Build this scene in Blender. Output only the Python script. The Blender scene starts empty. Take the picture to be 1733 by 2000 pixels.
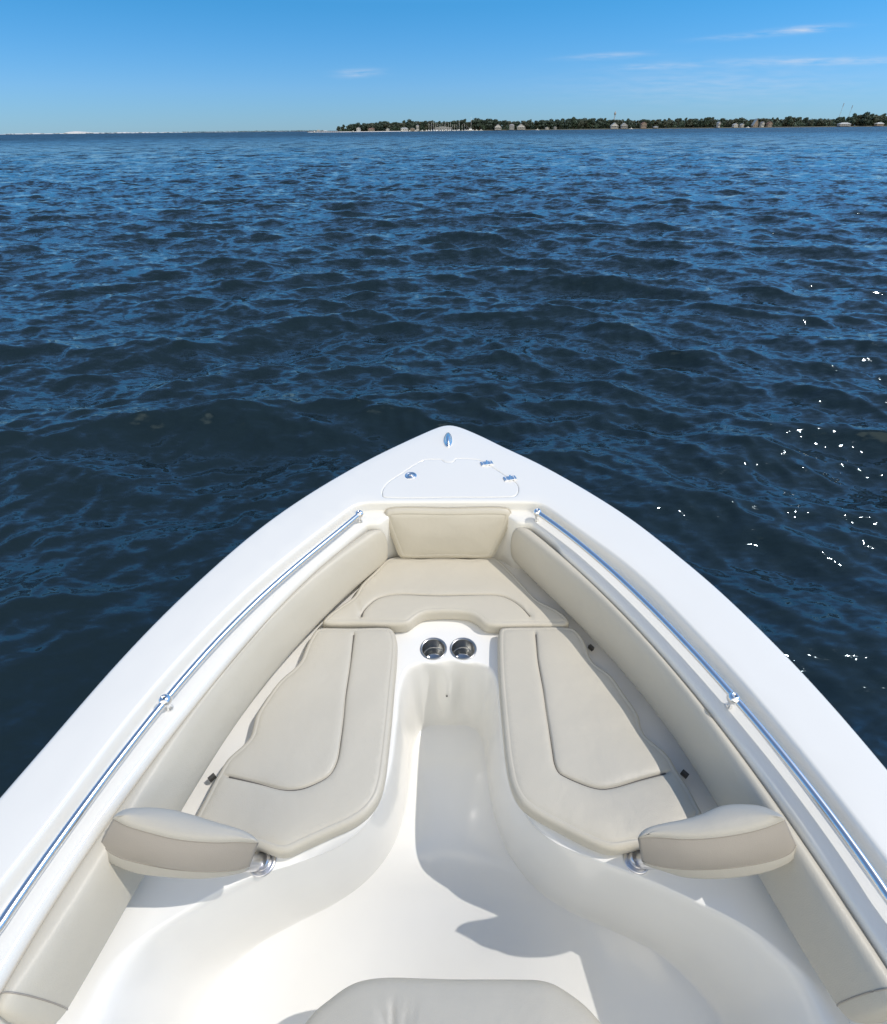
import bpy, math, random
import numpy as np
from mathutils import Matrix, Vector
from mathutils.geometry import delaunay_2d_cdt
R = math.radians
random.seed(7); rng = np.random.default_rng(11)
SC = bpy.context.scene
COL = SC.collection

# ------------------------------------------------------------------ camera
F_PX, CU, CV = 970.0, 877.0, 1000.0          # focal length and principal point in photo pixels
TH = R(37.6); H = 2.35                       # pitch below the horizon, eye height above the water
ROLL = R(0.6)
CT, ST = math.cos(TH), math.sin(TH)
X0 = Vector((1, 0, 0)); F0 = Vector((0, CT, -ST)); U0 = Vector((0, ST, CT))
C0 = Vector((0, 0, H))
ROT = Matrix.Rotation(ROLL, 4, F0)           # boat and camera heel together
BF = Matrix.Translation(C0) @ ROT @ Matrix.Translation(-C0)
cam_d = bpy.data.cameras.new('camera'); cam = bpy.data.objects.new('camera', cam_d); COL.objects.link(cam)
cam_d.sensor_fit = 'VERTICAL'; cam_d.sensor_height = 36; cam_d.sensor_width = 31.2
cam_d.lens = 36 * F_PX / 2000
cam_d.shift_x = -(CU - 866.5) / 2000
cam_d.clip_start = 0.05; cam_d.clip_end = 80000
cm = Matrix((X0, U0, -F0)).transposed().to_4x4()
cam.matrix_world = BF @ Matrix.Translation(C0) @ cm
SC.camera = cam

# ------------------------------------------------------------------ sky, sun, exposure
SUN_EL, SUN_AZ = R(56), R(86)                # azimuth from +Y towards +X
w = bpy.data.worlds.new('World'); SC.world = w; w.use_nodes = True
nt = w.node_tree; nt.nodes.clear()
def N(nt, t, **k):
    n = nt.nodes.new(t)
    for a, v in k.items(): setattr(n, a, v)
    return n
def build_world():
    L = nt.links.new
    out = N(nt, 'ShaderNodeOutputWorld'); bg = N(nt, 'ShaderNodeBackground')
    sky = N(nt, 'ShaderNodeTexSky'); sky.sky_type = 'NISHITA'; sky.sun_disc = False
    sky.sun_elevation = SUN_EL; sky.sun_rotation = SUN_AZ
    sky.altitude = 0; sky.air_density = 1.0; sky.dust_density = 0.05; sky.ozone_density = 1.6
    bg.inputs['Strength'].default_value = 0.15
    tc = N(nt, 'ShaderNodeTexCoord'); sep = N(nt, 'ShaderNodeSeparateXYZ'); L(tc.outputs['Generated'], sep.inputs[0])
    # deeper blue a few degrees above the horizon
    el = N(nt, 'ShaderNodeMapRange'); el.inputs['From Min'].default_value = 0; el.inputs['From Max'].default_value = 1.0
    L(sep.outputs['Z'], el.inputs['Value'])
    ramp = N(nt, 'ShaderNodeValToRGB'); L(el.outputs[0], ramp.inputs[0])
    e = ramp.color_ramp.elements
    e[0].position = 0.0; e[0].color = (0.19, 0.355, 0.66, 1)
    e[1].position = 1.0; e[1].color = (0.80, 0.80, 0.80, 1)
    for p, c in ((0.05, (0.19, 0.38, 0.69, 1)), (0.14, (0.115, 0.395, 0.64, 1)), (0.24, (0.36, 0.76, 1.05, 1)), (0.40, (0.54, 0.78, 0.95, 1)), (0.65, (0.80, 0.86, 0.88, 1))):
        q = e.new(p); q.color = c
    mul = N(nt, 'ShaderNodeMixRGB', blend_type='MULTIPLY'); mul.inputs[0].default_value = 1
    L(sky.outputs[0], mul.inputs[1]); L(ramp.outputs[0], mul.inputs[2])
    # unseen bright broken cloud, added behind the boat to lighten the shaded cockpit
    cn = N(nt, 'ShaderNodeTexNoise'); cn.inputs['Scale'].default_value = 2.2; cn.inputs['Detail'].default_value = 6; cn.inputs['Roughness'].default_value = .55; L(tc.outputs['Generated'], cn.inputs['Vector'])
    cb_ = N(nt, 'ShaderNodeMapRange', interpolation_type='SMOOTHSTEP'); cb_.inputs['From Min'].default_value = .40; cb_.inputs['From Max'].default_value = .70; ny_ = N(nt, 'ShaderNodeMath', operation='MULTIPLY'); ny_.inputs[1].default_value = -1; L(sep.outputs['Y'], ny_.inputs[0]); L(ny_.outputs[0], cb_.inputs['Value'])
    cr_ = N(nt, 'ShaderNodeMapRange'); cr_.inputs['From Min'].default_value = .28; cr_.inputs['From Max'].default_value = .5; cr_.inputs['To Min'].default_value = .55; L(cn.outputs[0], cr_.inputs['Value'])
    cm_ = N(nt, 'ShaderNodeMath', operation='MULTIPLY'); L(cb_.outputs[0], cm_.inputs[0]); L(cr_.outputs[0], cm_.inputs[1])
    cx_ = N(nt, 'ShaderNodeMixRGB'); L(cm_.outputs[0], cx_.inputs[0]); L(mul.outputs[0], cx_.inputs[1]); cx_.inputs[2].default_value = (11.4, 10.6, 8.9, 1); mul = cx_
    # thin high cloud streaks, placed by azimuth and elevation
    az = N(nt, 'ShaderNodeMath', operation='DIVIDE'); L(sep.outputs['X'], az.inputs[0]); L(sep.outputs['Y'], az.inputs[1])
    ez = N(nt, 'ShaderNodeMath', operation='DIVIDE'); L(sep.outputs['Z'], ez.inputs[0]); L(sep.outputs['Y'], ez.inputs[1])
    comb = N(nt, 'ShaderNodeCombineXYZ')
    sx = N(nt, 'ShaderNodeMath', operation='MULTIPLY'); L(az.outputs[0], sx.inputs[0]); sx.inputs[1].default_value = 22
    sy = N(nt, 'ShaderNodeMath', operation='MULTIPLY'); L(ez.outputs[0], sy.inputs[0]); sy.inputs[1].default_value = 210
    L(sx.outputs[0], comb.inputs[0]); L(sy.outputs[0], comb.inputs[1])
    noi = N(nt, 'ShaderNodeTexNoise'); noi.inputs['Scale'].default_value = 1.0; noi.inputs['Detail'].default_value = 6
    L(comb.outputs[0], noi.inputs['Vector'])
    nr = N(nt, 'ShaderNodeMapRange'); nr.inputs['From Min'].default_value = 0.3; nr.inputs['From Max'].default_value = 0.75
    L(noi.outputs[0], nr.inputs['Value'])
    def gauss(src, c, s):
        a = N(nt, 'ShaderNodeMath', operation='SUBTRACT'); L(src, a.inputs[0])
        if isinstance(c, float): a.inputs[1].default_value = c
        else: L(c, a.inputs[1])
        b = N(nt, 'ShaderNodeMath', operation='DIVIDE'); L(a.outputs[0], b.inputs[0]); b.inputs[1].default_value = s
        q = N(nt, 'ShaderNodeMath', operation='MULTIPLY'); L(b.outputs[0], q.inputs[0]); L(b.outputs[0], q.inputs[1])
        g = N(nt, 'ShaderNodeMath', operation='MULTIPLY'); L(q.outputs[0], g.inputs[0]); g.inputs[1].default_value = -1
        x = N(nt, 'ShaderNodeMath', operation='EXPONENT'); L(g.outputs[0], x.inputs[0]); return x.outputs[0]
    tot = None
    for (c, s, e0, es, sl, amp) in ((0.523, 0.048, 0.111, 0.0036, 0.055, 1.0), (0.43, 0.05, 0.1045, 0.0028, 0.05, 0.45), (-0.129, 0.028, 0.0688, 0.0042, 0.02, 0.85),
            (0.246, 0.055, 0.0850, 0.0030, 0.03, 0.6), (0.325, 0.055, 0.0727, 0.0032, 0.01, 0.55), (0.56, 0.13, 0.0765, 0.0042, 0.0, 0.7), (0.42, 0.20, 0.05, 0.02, 0.0, 0.3)):
        m = N(nt, 'ShaderNodeMath', operation='MULTIPLY_ADD'); L(az.outputs[0], m.inputs[0]); m.inputs[1].default_value = sl; m.inputs[2].default_value = e0 - sl * c
        g1 = gauss(az.outputs[0], c, s); g2 = gauss(ez.outputs[0], m.outputs[0], es)
        p = N(nt, 'ShaderNodeMath', operation='MULTIPLY'); L(g1, p.inputs[0]); L(g2, p.inputs[1])
        p2 = N(nt, 'ShaderNodeMath', operation='MULTIPLY'); L(p.outputs[0], p2.inputs[0]); p2.inputs[1].default_value = amp
        if tot is None: tot = p2.outputs[0]
        else:
            ad = N(nt, 'ShaderNodeMath', operation='ADD'); L(tot, ad.inputs[0]); L(p2.outputs[0], ad.inputs[1]); tot = ad.outputs[0]
    yp = N(nt, 'ShaderNodeMath', operation='GREATER_THAN'); L(sep.outputs['Y'], yp.inputs[0]); yp.inputs[1].default_value = 0.05
    t1 = N(nt, 'ShaderNodeMath', operation='MULTIPLY'); L(tot, t1.inputs[0]); L(yp.outputs[0], t1.inputs[1])
    t2 = N(nt, 'ShaderNodeMath', operation='MULTIPLY'); L(t1.outputs[0], t2.inputs[0]); L(nr.outputs[0], t2.inputs[1])
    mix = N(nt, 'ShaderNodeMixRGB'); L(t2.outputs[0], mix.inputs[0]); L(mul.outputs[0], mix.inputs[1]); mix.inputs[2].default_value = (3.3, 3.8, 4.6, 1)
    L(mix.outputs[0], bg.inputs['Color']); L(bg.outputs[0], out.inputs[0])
build_world()
sd = bpy.data.lights.new('sun', 'SUN'); sd.energy = 2.0; sd.angle = R(0.5); sd.color = (1.0, 0.94, 0.865)
so = bpy.data.objects.new('sun', sd); COL.objects.link(so)
SDIR = Vector((math.sin(SUN_AZ) * math.cos(SUN_EL), math.cos(SUN_AZ) * math.cos(SUN_EL), math.sin(SUN_EL)))
so.rotation_mode = 'QUATERNION'; so.rotation_quaternion = SDIR.to_track_quat('Z', 'Y'); so.location = (10, 2, 20)
SC.view_settings.view_transform = 'Standard'; SC.view_settings.look = 'None'
SC.view_settings.exposure = 0.30; SC.view_settings.gamma = 1.0
SC.cycles.use_denoising = True
SC.cycles.max_bounces = 10; SC.cycles.diffuse_bounces = 8
SC.cycles.sample_clamp_indirect = 6

# ------------------------------------------------------------------ helpers: objects
ORG = {}
def props(o, label=None, cat=None, group=None, kind=None):
    for k, v in (('label', label), ('category', cat), ('group', group), ('kind', kind)):
        if v: o[k] = v
    return o
def thing(name, origin, label, cat, group=None, boat=True):
    o = bpy.data.objects.new(name, None); COL.objects.link(o); o.empty_display_size = 0.1
    org = Vector(origin); M = (BF if boat else Matrix.Identity(4)) @ Matrix.Translation(org)
    o.matrix_world = M; ORG[o.name] = org
    return props(o, label, cat, group)
def mesh_obj(name, V, Fc, mat, parent=None, smooth=True, origin=None, label=None, mats=None, fmat=None):
    V = np.asarray(V, float).reshape(-1, 3)
    porg = ORG[parent.name] if parent is not None else Vector((0, 0, 0))
    org = Vector(origin) if origin is not None else porg
    me = bpy.data.meshes.new(name)
    me.from_pydata([tuple(v) for v in (V - np.array(org))], [], [tuple(int(i) for i in f) for f in Fc])
    if mats:
        for m in mats: me.materials.append(m)
        if fmat is not None: me.polygons.foreach_set('material_index', fmat)
    else: me.materials.append(mat)
    if smooth: me.polygons.foreach_set('use_smooth', [True] * len(me.polygons))
    me.update()
    o = bpy.data.objects.new(name, me); COL.objects.link(o)
    if parent is not None:
        o.parent = parent; o.location = org - porg
    else: o.location = org
    ORG[o.name] = org
    if label: o['label'] = label
    return o
class MB:
    def __init__(s): s.V = []; s.F = []; s.m = []
    def add(s, V, Fc, mi=0):
        b = len(s.V); s.V += [tuple(v) for v in V]; s.F += [tuple(int(i) + b for i in f) for f in Fc]; s.m += [mi] * len(Fc)
    def box(s, c, d, mi=0, taper=1.0):
        x, y, z = [q / 2 for q in d]; V = []
        for k, t in ((-1, 1), (1, taper)):
            for a, b in ((-1, -1), (1, -1), (1, 1), (-1, 1)): V.append((c[0] + a * x * t, c[1] + b * y * t, c[2] + k * z))
        s.add(V, [(3, 2, 1, 0), (4, 5, 6, 7), (0, 1, 5, 4), (1, 2, 6, 5), (2, 3, 7, 6), (3, 0, 4, 7)], mi)
    def lathe(s, c, prof, n=32, axis=Vector((0, 0, 1)), mi=0):
        q = Vector((0, 0, 1)).rotation_difference(Vector(axis)); V = []; c = Vector(c)
        for r, z in prof:
            for i in range(n):
                a = 2 * math.pi * i / n; V.append(c + q @ Vector((r * math.cos(a), r * math.sin(a), z)))
        Fc = [(j * n + i, j * n + (i + 1) % n, (j + 1) * n + (i + 1) % n, (j + 1) * n + i) for j in range(len(prof) - 1) for i in range(n)]
        s.add(V, Fc, mi)
    def tube(s, pts, r, n=14, caps=True, mi=0):
        pts = [Vector(p) for p in pts]; V = []; up = Vector((0, 0, 1))
        for i, p in enumerate(pts):
            t = (pts[min(i + 1, len(pts) - 1)] - pts[max(i - 1, 0)]).normalized()
            a = t.cross(up if abs(t.z) < .95 else Vector((1, 0, 0))).normalized(); b = t.cross(a)
            rr = r[i] if hasattr(r, '__len__') else r
            for k in range(n):
                an = 2 * math.pi * k / n; V.append(p + a * math.cos(an) * rr + b * math.sin(an) * rr)
        Fc = [(j * n + k, j * n + (k + 1) % n, (j + 1) * n + (k + 1) % n, (j + 1) * n + k) for j in range(len(pts) - 1) for k in range(n)]
        if caps: Fc += [tuple(range(n))[::-1], tuple((len(pts) - 1) * n + k for k in range(n))]
        s.add(V, Fc, mi)
    def build(s, name, mat, parent=None, **k):
        if isinstance(mat, (list, tuple)): return mesh_obj(name, s.V, s.F, None, parent, mats=mat, fmat=s.m, **k)
        return mesh_obj(name, s.V, s.F, mat, parent, **k)

# ------------------------------------------------------------------ helpers: geometry
def P(u, v, z):
    """Photo pixel onto the boat-frame plane z below eye height -> (x, y)."""
    dx = (u - CU) / F_PX; dy = (v - CV) / F_PX
    ry = CT - ST * dy; rz = -(ST + CT * dy); t = z / rz
    return (dx * t, ry * t)
def PP(pts, z): return np.array([P(u, v, z) for u, v in pts])
def catmull(pts, n_per=8, closed=False, alpha=0.5):
    P_ = np.asarray(pts, float); n = len(P_); out = []
    segs = n if closed else n - 1
    for i in range(segs):
        p1, p2 = P_[i], P_[(i + 1) % n]
        p0 = P_[(i - 1) % n] if closed or i > 0 else 2 * p1 - p2
        p3 = P_[(i + 2) % n] if closed or i + 2 < n else 2 * p2 - p1
        t0 = 0; t1 = t0 + max(np.linalg.norm(p1 - p0), 1e-6) ** alpha; t2 = t1 + max(np.linalg.norm(p2 - p1), 1e-6) ** alpha; t3 = t2 + max(np.linalg.norm(p3 - p2), 1e-6) ** alpha
        for k in range(n_per):
            t = t1 + (t2 - t1) * k / n_per
            A1 = (t1 - t) / (t1 - t0) * p0 + (t - t0) / (t1 - t0) * p1; A2 = (t2 - t) / (t2 - t1) * p1 + (t - t1) / (t2 - t1) * p2
            A3 = (t3 - t) / (t3 - t2) * p2 + (t - t2) / (t3 - t2) * p3
            B1 = (t2 - t) / (t2 - t0) * A1 + (t - t0) / (t2 - t0) * A2; B2 = (t3 - t) / (t3 - t1) * A2 + (t - t1) / (t3 - t1) * A3
            out.append((t2 - t) / (t2 - t1) * B1 + (t - t1) / (t2 - t1) * B2)
    if not closed: out.append(P_[-1])
    return np.array(out)
def resample(path, step=None, n=None, closed=False):
    P_ = np.asarray(path, float)
    if closed: P_ = np.vstack([P_, P_[:1]])
    s = np.r_[0, np.cumsum(np.linalg.norm(np.diff(P_, axis=0), axis=1))]
    if n is None: n = max(4, int(round(s[-1] / step)))
    q = np.linspace(0, s[-1], n + 1 if closed else n)
    o = np.stack([np.interp(q, s, P_[:, k]) for k in range(P_.shape[1])], 1)
    return o[:-1] if closed else o
def normals(path, closed=False, smooth=1):
    P_ = np.asarray(path)
    if closed: t = np.roll(P_, -1, 0) - np.roll(P_, 1, 0)
    else: t = np.gradient(P_, axis=0)
    t = t / np.linalg.norm(t, axis=1, keepdims=True)
    n = np.stack([-t[:, 1], t[:, 0]], 1)          # left of travel
    for _ in range(smooth):
        if closed: n = n + np.roll(n, 1, 0) + np.roll(n, -1, 0)
        else: n[1:-1] = n[1:-1] + n[2:] + n[:-2]
        n /= np.linalg.norm(n, axis=1, keepdims=True)
    return n
def area(p): return 0.5 * np.sum(p[:, 0] * np.roll(p[:, 1], -1) - np.roll(p[:, 0], -1) * p[:, 1])
def inside(pts, poly):
    x, y = pts[:, 0][:, None], pts[:, 1][:, None]; a = poly; b = np.roll(poly, -1, 0)
    c = ((a[:, 1] > y) != (b[:, 1] > y)) & (x < (b[:, 0] - a[:, 0]) * (y - a[:, 1]) / (b[:, 1] - a[:, 1] + 1e-15) + a[:, 0])
    return c.sum(1) % 2 == 1
def dist_poly(pts, poly, closed=True):
    a = poly if closed else poly[:-1]; b = np.roll(poly, -1, 0) if closed else poly[1:]
    d = np.full(len(pts), 1e9)
    for s in range(0, len(pts), 4000):
        p = pts[s:s + 4000][:, None, :]; ab = (b - a)[None]; t = np.clip(((p - a[None]) * ab).sum(2) / ((ab ** 2).sum(2) + 1e-15), 0, 1)
        d[s:s + 4000] = np.sqrt((((p - a[None]) - t[..., None] * ab) ** 2).sum(2)).min(1)
    return d
def fill(outer, holes=(), extra=None):
    """Triangulate outer minus holes (+ interior points). returns verts2d, faces"""
    pts = [tuple(p) for p in outer]; ed = [(i, (i + 1) % len(outer)) for i in range(len(outer))]
    for h in holes:
        b = len(pts); pts += [tuple(p) for p in h]; ed += [(b + i, b + (i + 1) % len(h)) for i in range(len(h))]
    if extra is not None: pts += [tuple(p) for p in extra]
    V, _, Fc, *_r = delaunay_2d_cdt([Vector(p) for p in pts], ed, [], 0, 1e-6)
    V = np.array([(v.x, v.y) for v in V]); Fc = np.array([tuple(f) for f in Fc if len(f) == 3])
    c = V[Fc].mean(1); k = inside(c, np.asarray(outer))
    for h in holes: k &= ~inside(c, np.asarray(h))
    return V, Fc[k]
def weld(o, d=1e-5):
    import bmesh
    bm = bmesh.new(); bm.from_mesh(o.data); bmesh.ops.remove_doubles(bm, verts=bm.verts, dist=d)
    bmesh.ops.recalc_face_normals(bm, faces=bm.faces); bm.to_mesh(o.data); bm.free(); o.data.update()
def strip(rows, closed=False, flip=False):
    """rows: list of (n,3) arrays -> V, F"""
    n = len(rows[0]); V = np.vstack(rows); Fc = []
    m = n if closed else n - 1
    for j in range(len(rows) - 1):
        for i in range(m):
            a, b, c, d = j * n + i, j * n + (i + 1) % n, (j + 1) * n + (i + 1) % n, (j + 1) * n + i
            Fc.append((a, d, c, b) if flip else (a, b, c, d))
    return V, Fc
def z3(p2, z): return np.c_[p2, np.full(len(p2), H + z) if np.isscalar(z) else H + np.asarray(z)]

# ------------------------------------------------------------------ materials
def mat(name, col, rough=0.5, metal=0.0, bump=None, var=None, coat=0.0, spec=0.5, sub=0.0, ior=None):
    m = bpy.data.materials.new(name); m.use_nodes = True; t = m.node_tree; b = t.nodes['Principled BSDF']; L = t.links.new
    b.inputs['Base Color'].default_value = (*col, 1); b.inputs['Roughness'].default_value = rough; b.inputs['Metallic'].default_value = metal
    b.inputs['Coat Weight'].default_value = coat; b.inputs['Coat Roughness'].default_value = 0.06; b.inputs['Specular IOR Level'].default_value = spec
    if ior: b.inputs['IOR'].default_value = ior
    tc = N(t, 'ShaderNodeTexCoord')
    if var:
        sc, amt = var; n = N(t, 'ShaderNodeTexNoise'); n.inputs['Scale'].default_value = sc; n.inputs['Detail'].default_value = 5
        L(tc.outputs['Object'], n.inputs['Vector'])
        mr = N(t, 'ShaderNodeMapRange'); mr.inputs['From Min'].default_value = .3; mr.inputs['From Max'].default_value = .7
        mr.inputs['To Min'].default_value = 1 - amt; mr.inputs['To Max'].default_value = 1 + amt * .5; L(n.outputs[0], mr.inputs['Value'])
        mm = N(t, 'ShaderNodeVectorMath', operation='SCALE'); mm.inputs[0].default_value = col; L(mr.outputs[0], mm.inputs['Scale'])
        L(mm.outputs[0], b.inputs['Base Color'])
    if bump:
        prev = None
        for sc, dist, kind in bump:
            n = N(t, 'ShaderNodeTexVoronoi' if kind == 'v' else 'ShaderNodeTexNoise'); n.inputs['Scale'].default_value = sc
            if kind != 'v': n.inputs['Detail'].default_value = 3
            L(tc.outputs['Object'], n.inputs['Vector'])
            bp = N(t, 'ShaderNodeBump'); bp.inputs['Distance'].default_value = dist; bp.inputs['Strength'].default_value = 1
            L(n.outputs[0], bp.inputs['Height'])
            if prev: L(prev, bp.inputs['Normal'])
            prev = bp.outputs[0]
        L(prev, b.inputs['Normal'])
    return m
M_GEL = mat('white_gelcoat', (0.79, 0.78, 0.735), 0.20, coat=0.5, bump=[(1.6, 0.0012, 'n')], var=(3, .012))
M_LIN = mat('offwhite_gelcoat', (0.87, 0.862, 0.825), 0.22, coat=0.4, bump=[(2.2, 0.002, 'n')], var=(4, .02))
M_VIN = mat('beige_vinyl', (0.565, 0.53, 0.445), 0.42, bump=[(420, 0.00025, 'v'), (9, 0.004, 'n'), (34, 0.0006, 'n')], var=(5, .03), spec=.4)
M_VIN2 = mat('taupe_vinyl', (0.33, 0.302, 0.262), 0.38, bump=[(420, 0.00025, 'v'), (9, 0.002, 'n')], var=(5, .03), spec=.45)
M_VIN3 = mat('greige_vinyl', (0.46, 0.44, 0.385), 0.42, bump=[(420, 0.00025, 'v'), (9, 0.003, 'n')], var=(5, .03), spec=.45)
M_CORD = mat('seam_thread', (0.13, 0.12, 0.11), 0.8)
M_STITCH = mat('stitching', (0.30, 0.275, 0.23), 0.8)
M_STEEL = mat('polished_steel', (0.84, 0.84, 0.84), 0.26, metal=1.0, var=(20, .05))
M_BRUSH = mat('brushed_steel', (0.50, 0.50, 0.485), 0.28, metal=1.0, bump=[(60, .0004, 'n')])
M_SATIN = mat('satin_aluminium', (0.72, 0.72, 0.74), 0.30, metal=1.0)
M_BLACK = mat('black_plastic', (0.02, 0.02, 0.022), 0.5)
M_TAB = mat('dark_webbing', (0.07, 0.068, 0.065), 0.7)
M_RUB = mat('grey_gasket', (0.42, 0.41, 0.39), 0.6)
M_GLASS = mat('tinted_glass', (0.05, 0.06, 0.07), 0.05)

# ================================================================== WATER
def build_water():
    rad = [0.0] + list(0.6 * 1.0072 ** np.arange(0, 1560))
    rad = np.array([r for r in rad if r < 38000]); nr = len(rad)
    fine = np.arange(-58, 58.01, 0.105); rest = np.linspace(60, 300, 90)[1:-1]
    ang = np.radians(np.r_[fine, rest]); na = len(ang)
    Rr, Aa = np.meshgrid(rad, ang, indexing='ij')
    X = Rr * np.sin(Aa); Y = Rr * np.cos(Aa)
    Z = np.zeros_like(X); DX = np.zeros_like(X); DY = np.zeros_like(X)
    g = np.random.default_rng(5)
    comps = []
    main = R(188)      # travel direction of the chop (towards the boat)
    for lam in np.exp(np.linspace(math.log(0.13), math.log(0.5), 60)): comps.append((lam * g.uniform(.9, 1.1), 0.056, 0.62))
    for lam in np.exp(np.linspace(math.log(0.5), math.log(1.6), 56)): comps.append((lam * g.uniform(.9, 1.1), 0.058, 0.44))
    for lam in np.exp(np.linspace(math.log(1.6), math.log(3.6), 26)): comps.append((lam * g.uniform(.9, 1.1), 0.040, 0.36))
    for lam in np.exp(np.linspace(math.log(4.5), math.log(11), 8)): comps.append((lam, 0.010, 0.4))
    Yw = Y + 0.38 * np.sqrt(X ** 2 + 3.0) * np.exp(-Rr / 22)
    nmax = int(np.searchsorted(rad, 900))
    
    for lam, steep, spread in comps:
        d = main + g.normal(0, spread); k = 2 * math.pi / lam; a = steep / k; ph = g.uniform(0, 6.28)
        cell = (np.maximum(rad, .6) * (0.0072 * abs(math.cos(d)) + .0018 * abs(math.sin(d))) + 1e-4)[:nmax]; wgt = np.clip((lam / (cell * 2.4) - 1) / 1.0, 0, 1)
        kk = int(np.count_nonzero(wgt > 0))
        if kk == 0: continue
        x, y = X[:kk], Yw[:kk]; arg = k * (x * math.sin(d) + y * math.cos(d)) + ph
        # slowly varying group envelope so the chop is patchy
        L2 = lam * 7; e = 0.65 + 0.55 * np.sin(2 * math.pi / L2 * (x * math.sin(d + 1.2) + y * math.cos(d + 1.2)) + g.uniform(0, 6)) * np.sin(2 * math.pi / (L2 * 1.37) * (x * math.sin(d - .5) + y * math.cos(d - .5)) + g.uniform(0, 6))
        amp = a * wgt[:kk, None] * e
        Z[:kk] += amp * np.cos(arg); s = -amp * np.sin(arg) * (0.85 if lam > .5 else .7)
        DX[:kk] += s * math.sin(d); DY[:kk] += s * math.cos(d)
    damp = np.clip((Rr - 0.5) / 4.0, 0.25, 1.0)
    Z *= damp
    Z = np.minimum(Z, 0.22 + 0.4 * np.maximum(Z - 0.22, 0))
    X += DX * damp; Y += DY * damp
    V = np.stack([X, Y, Z], 2).reshape(-1, 3).astype(np.float32)
    i = np.arange(nr - 1)[:, None]; j = np.arange(na)[None]
    a = i * na + j; b = i * na + (j + 1) % na; c = b + na; d = a + na
    Fq = np.stack([a, b, c, d], 2).reshape(-1, 4).astype(np.int32)
    me = bpy.data.meshes.new('water'); me.vertices.add(len(V)); me.vertices.foreach_set('co', V.ravel())
    me.loops.add(Fq.size); me.loops.foreach_set('vertex_index', Fq[:, ::-1].ravel().copy())
    me.polygons.add(len(Fq)); me.polygons.foreach_set('loop_start', np.arange(0, Fq.size, 4, dtype=np.int32))
    me.polygons.foreach_set('use_smooth', np.ones(len(Fq), bool)); me.update(calc_edges=True)
    o = bpy.data.objects.new('water', me); COL.objects.link(o); o['kind'] = 'structure'
    m = bpy.data.materials.new('sea_water'); m.use_nodes = True; t = m.node_tree; L = t.links.new; bs = t.nodes['Principled BSDF']
    bs.inputs['Base Color'].default_value = (0.010, 0.020, 0.025, 1); bs.inputs['Roughness'].default_value = 0.05; bs.inputs['IOR'].default_value = 1.36; bs.inputs['Specular Tint'].default_value = (.6, .82, 1.0, 1)
    geo = N(t, 'ShaderNodeNewGeometry')
    ln = N(t, 'ShaderNodeVectorMath', operation='LENGTH'); L(geo.outputs['Position'], ln.inputs[0])
    def rng_(a, b, lo, hi):
        mr = N(t, 'ShaderNodeMapRange'); mr.inputs['From Min'].default_value = a; mr.inputs['From Max'].default_value = b; mr.inputs['To Min'].default_value = lo; mr.inputs['To Max'].default_value = hi
        L(ln.outputs['Value'], mr.inputs['Value']); return mr.outputs[0]
    mp = N(t, 'ShaderNodeMapping'); mp.inputs['Rotation'].default_value = (0, 0, R(8)); mp.inputs['Scale'].default_value = (0.45, 1.0, 1.0)
    L(geo.outputs['Position'], mp.inputs['Vector'])
    # wind ripples: slopes added straight to the surface normal, coarser octaves take over where the mesh gets coarse
    nrm = geo.outputs['Normal']
    for sc, det, amp in ((26.0, 2.0, rng_(0, 30, .30, .12)), (8.0, 2.0, rng_(1, 14, .42, .50)), (2.6, 2.0, rng_(4, 30, .05, .55)), (0.8, 2.0, rng_(25, 120, .0, 1.15)), (0.16, 2.0, rng_(100, 500, .0, 1.1)), (0.03, 2.0, rng_(400, 2000, .0, .8))):
        n = N(t, 'ShaderNodeTexNoise'); n.inputs['Scale'].default_value = sc; n.inputs['Detail'].default_value = det; n.inputs['Distortion'].default_value = .3
        L(mp.outputs[0], n.inputs['Vector'])
        sb = N(t, 'ShaderNodeVectorMath', operation='SUBTRACT'); L(n.outputs['Color'], sb.inputs[0]); sb.inputs[1].default_value = (.5, .5, .5)
        mu = N(t, 'ShaderNodeVectorMath', operation='MULTIPLY'); L(sb.outputs[0], mu.inputs[0]); mu.inputs[1].default_value = (1.4, 2.2, 0)
        sl = N(t, 'ShaderNodeVectorMath', operation='SCALE'); L(mu.outputs[0], sl.inputs[0]); L(amp, sl.inputs['Scale'])
        ad = N(t, 'ShaderNodeVectorMath', operation='ADD'); L(nrm, ad.inputs[0]); L(sl.outputs[0], ad.inputs[1]); nrm = ad.outputs[0]
    no = N(t, 'ShaderNodeVectorMath', operation='NORMALIZE'); L(nrm, no.inputs[0])
    L(rng_(40, 400, .04, .36), bs.inputs['Roughness'])
    L(no.outputs[0], bs.inputs['Normal'])
    me.materials.append(m)
build_water()

# ================================================================== BOAT
boat = thing('boat', (0, 0.6, 0.35), 'white open boat with long pointed bow seen from its helm on choppy blue water', 'boat')
G, LEDGE, BT, BB, CT_Z, DECK, SOLE = -1.28, -1.33, -1.36, -1.55, -1.55, -1.61, -2.02

# outer edge of the gunwale, left aft -> bow tip -> right aft
ol = PP([(0, 1548), (18, 1523), (58, 1486), (92, 1445), (138, 1389), (196, 1322), (249, 1265), (312, 1200), (350, 1163), (419, 1101), (488, 1041), (558, 990), (627, 946), (708, 900),
         (765, 872), (815, 849), (850, 834), (864, 829.5), (877, 828), (890, 829.5), (905, 834), (945, 851), (996, 876), (1050, 900), (1119, 938), (1188, 979), (1258, 1025), (1327, 1083), (1385, 1127), (1450, 1189),
         (1471, 1208), (1541, 1277), (1598, 1337), (1668, 1415), (1733, 1492)], G)
outer = np.vstack([[(-1.16, -2.4), (-1.20, -1.4), (-1.19, -.6), (-1.155, .1), (-1.125, .38)], ol, [(1.145, .36), (1.175, .1), (1.20, -.6), (1.20, -1.4), (1.16, -2.4)]])
outer = resample(catmull(outer, 6), 0.02)
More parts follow.
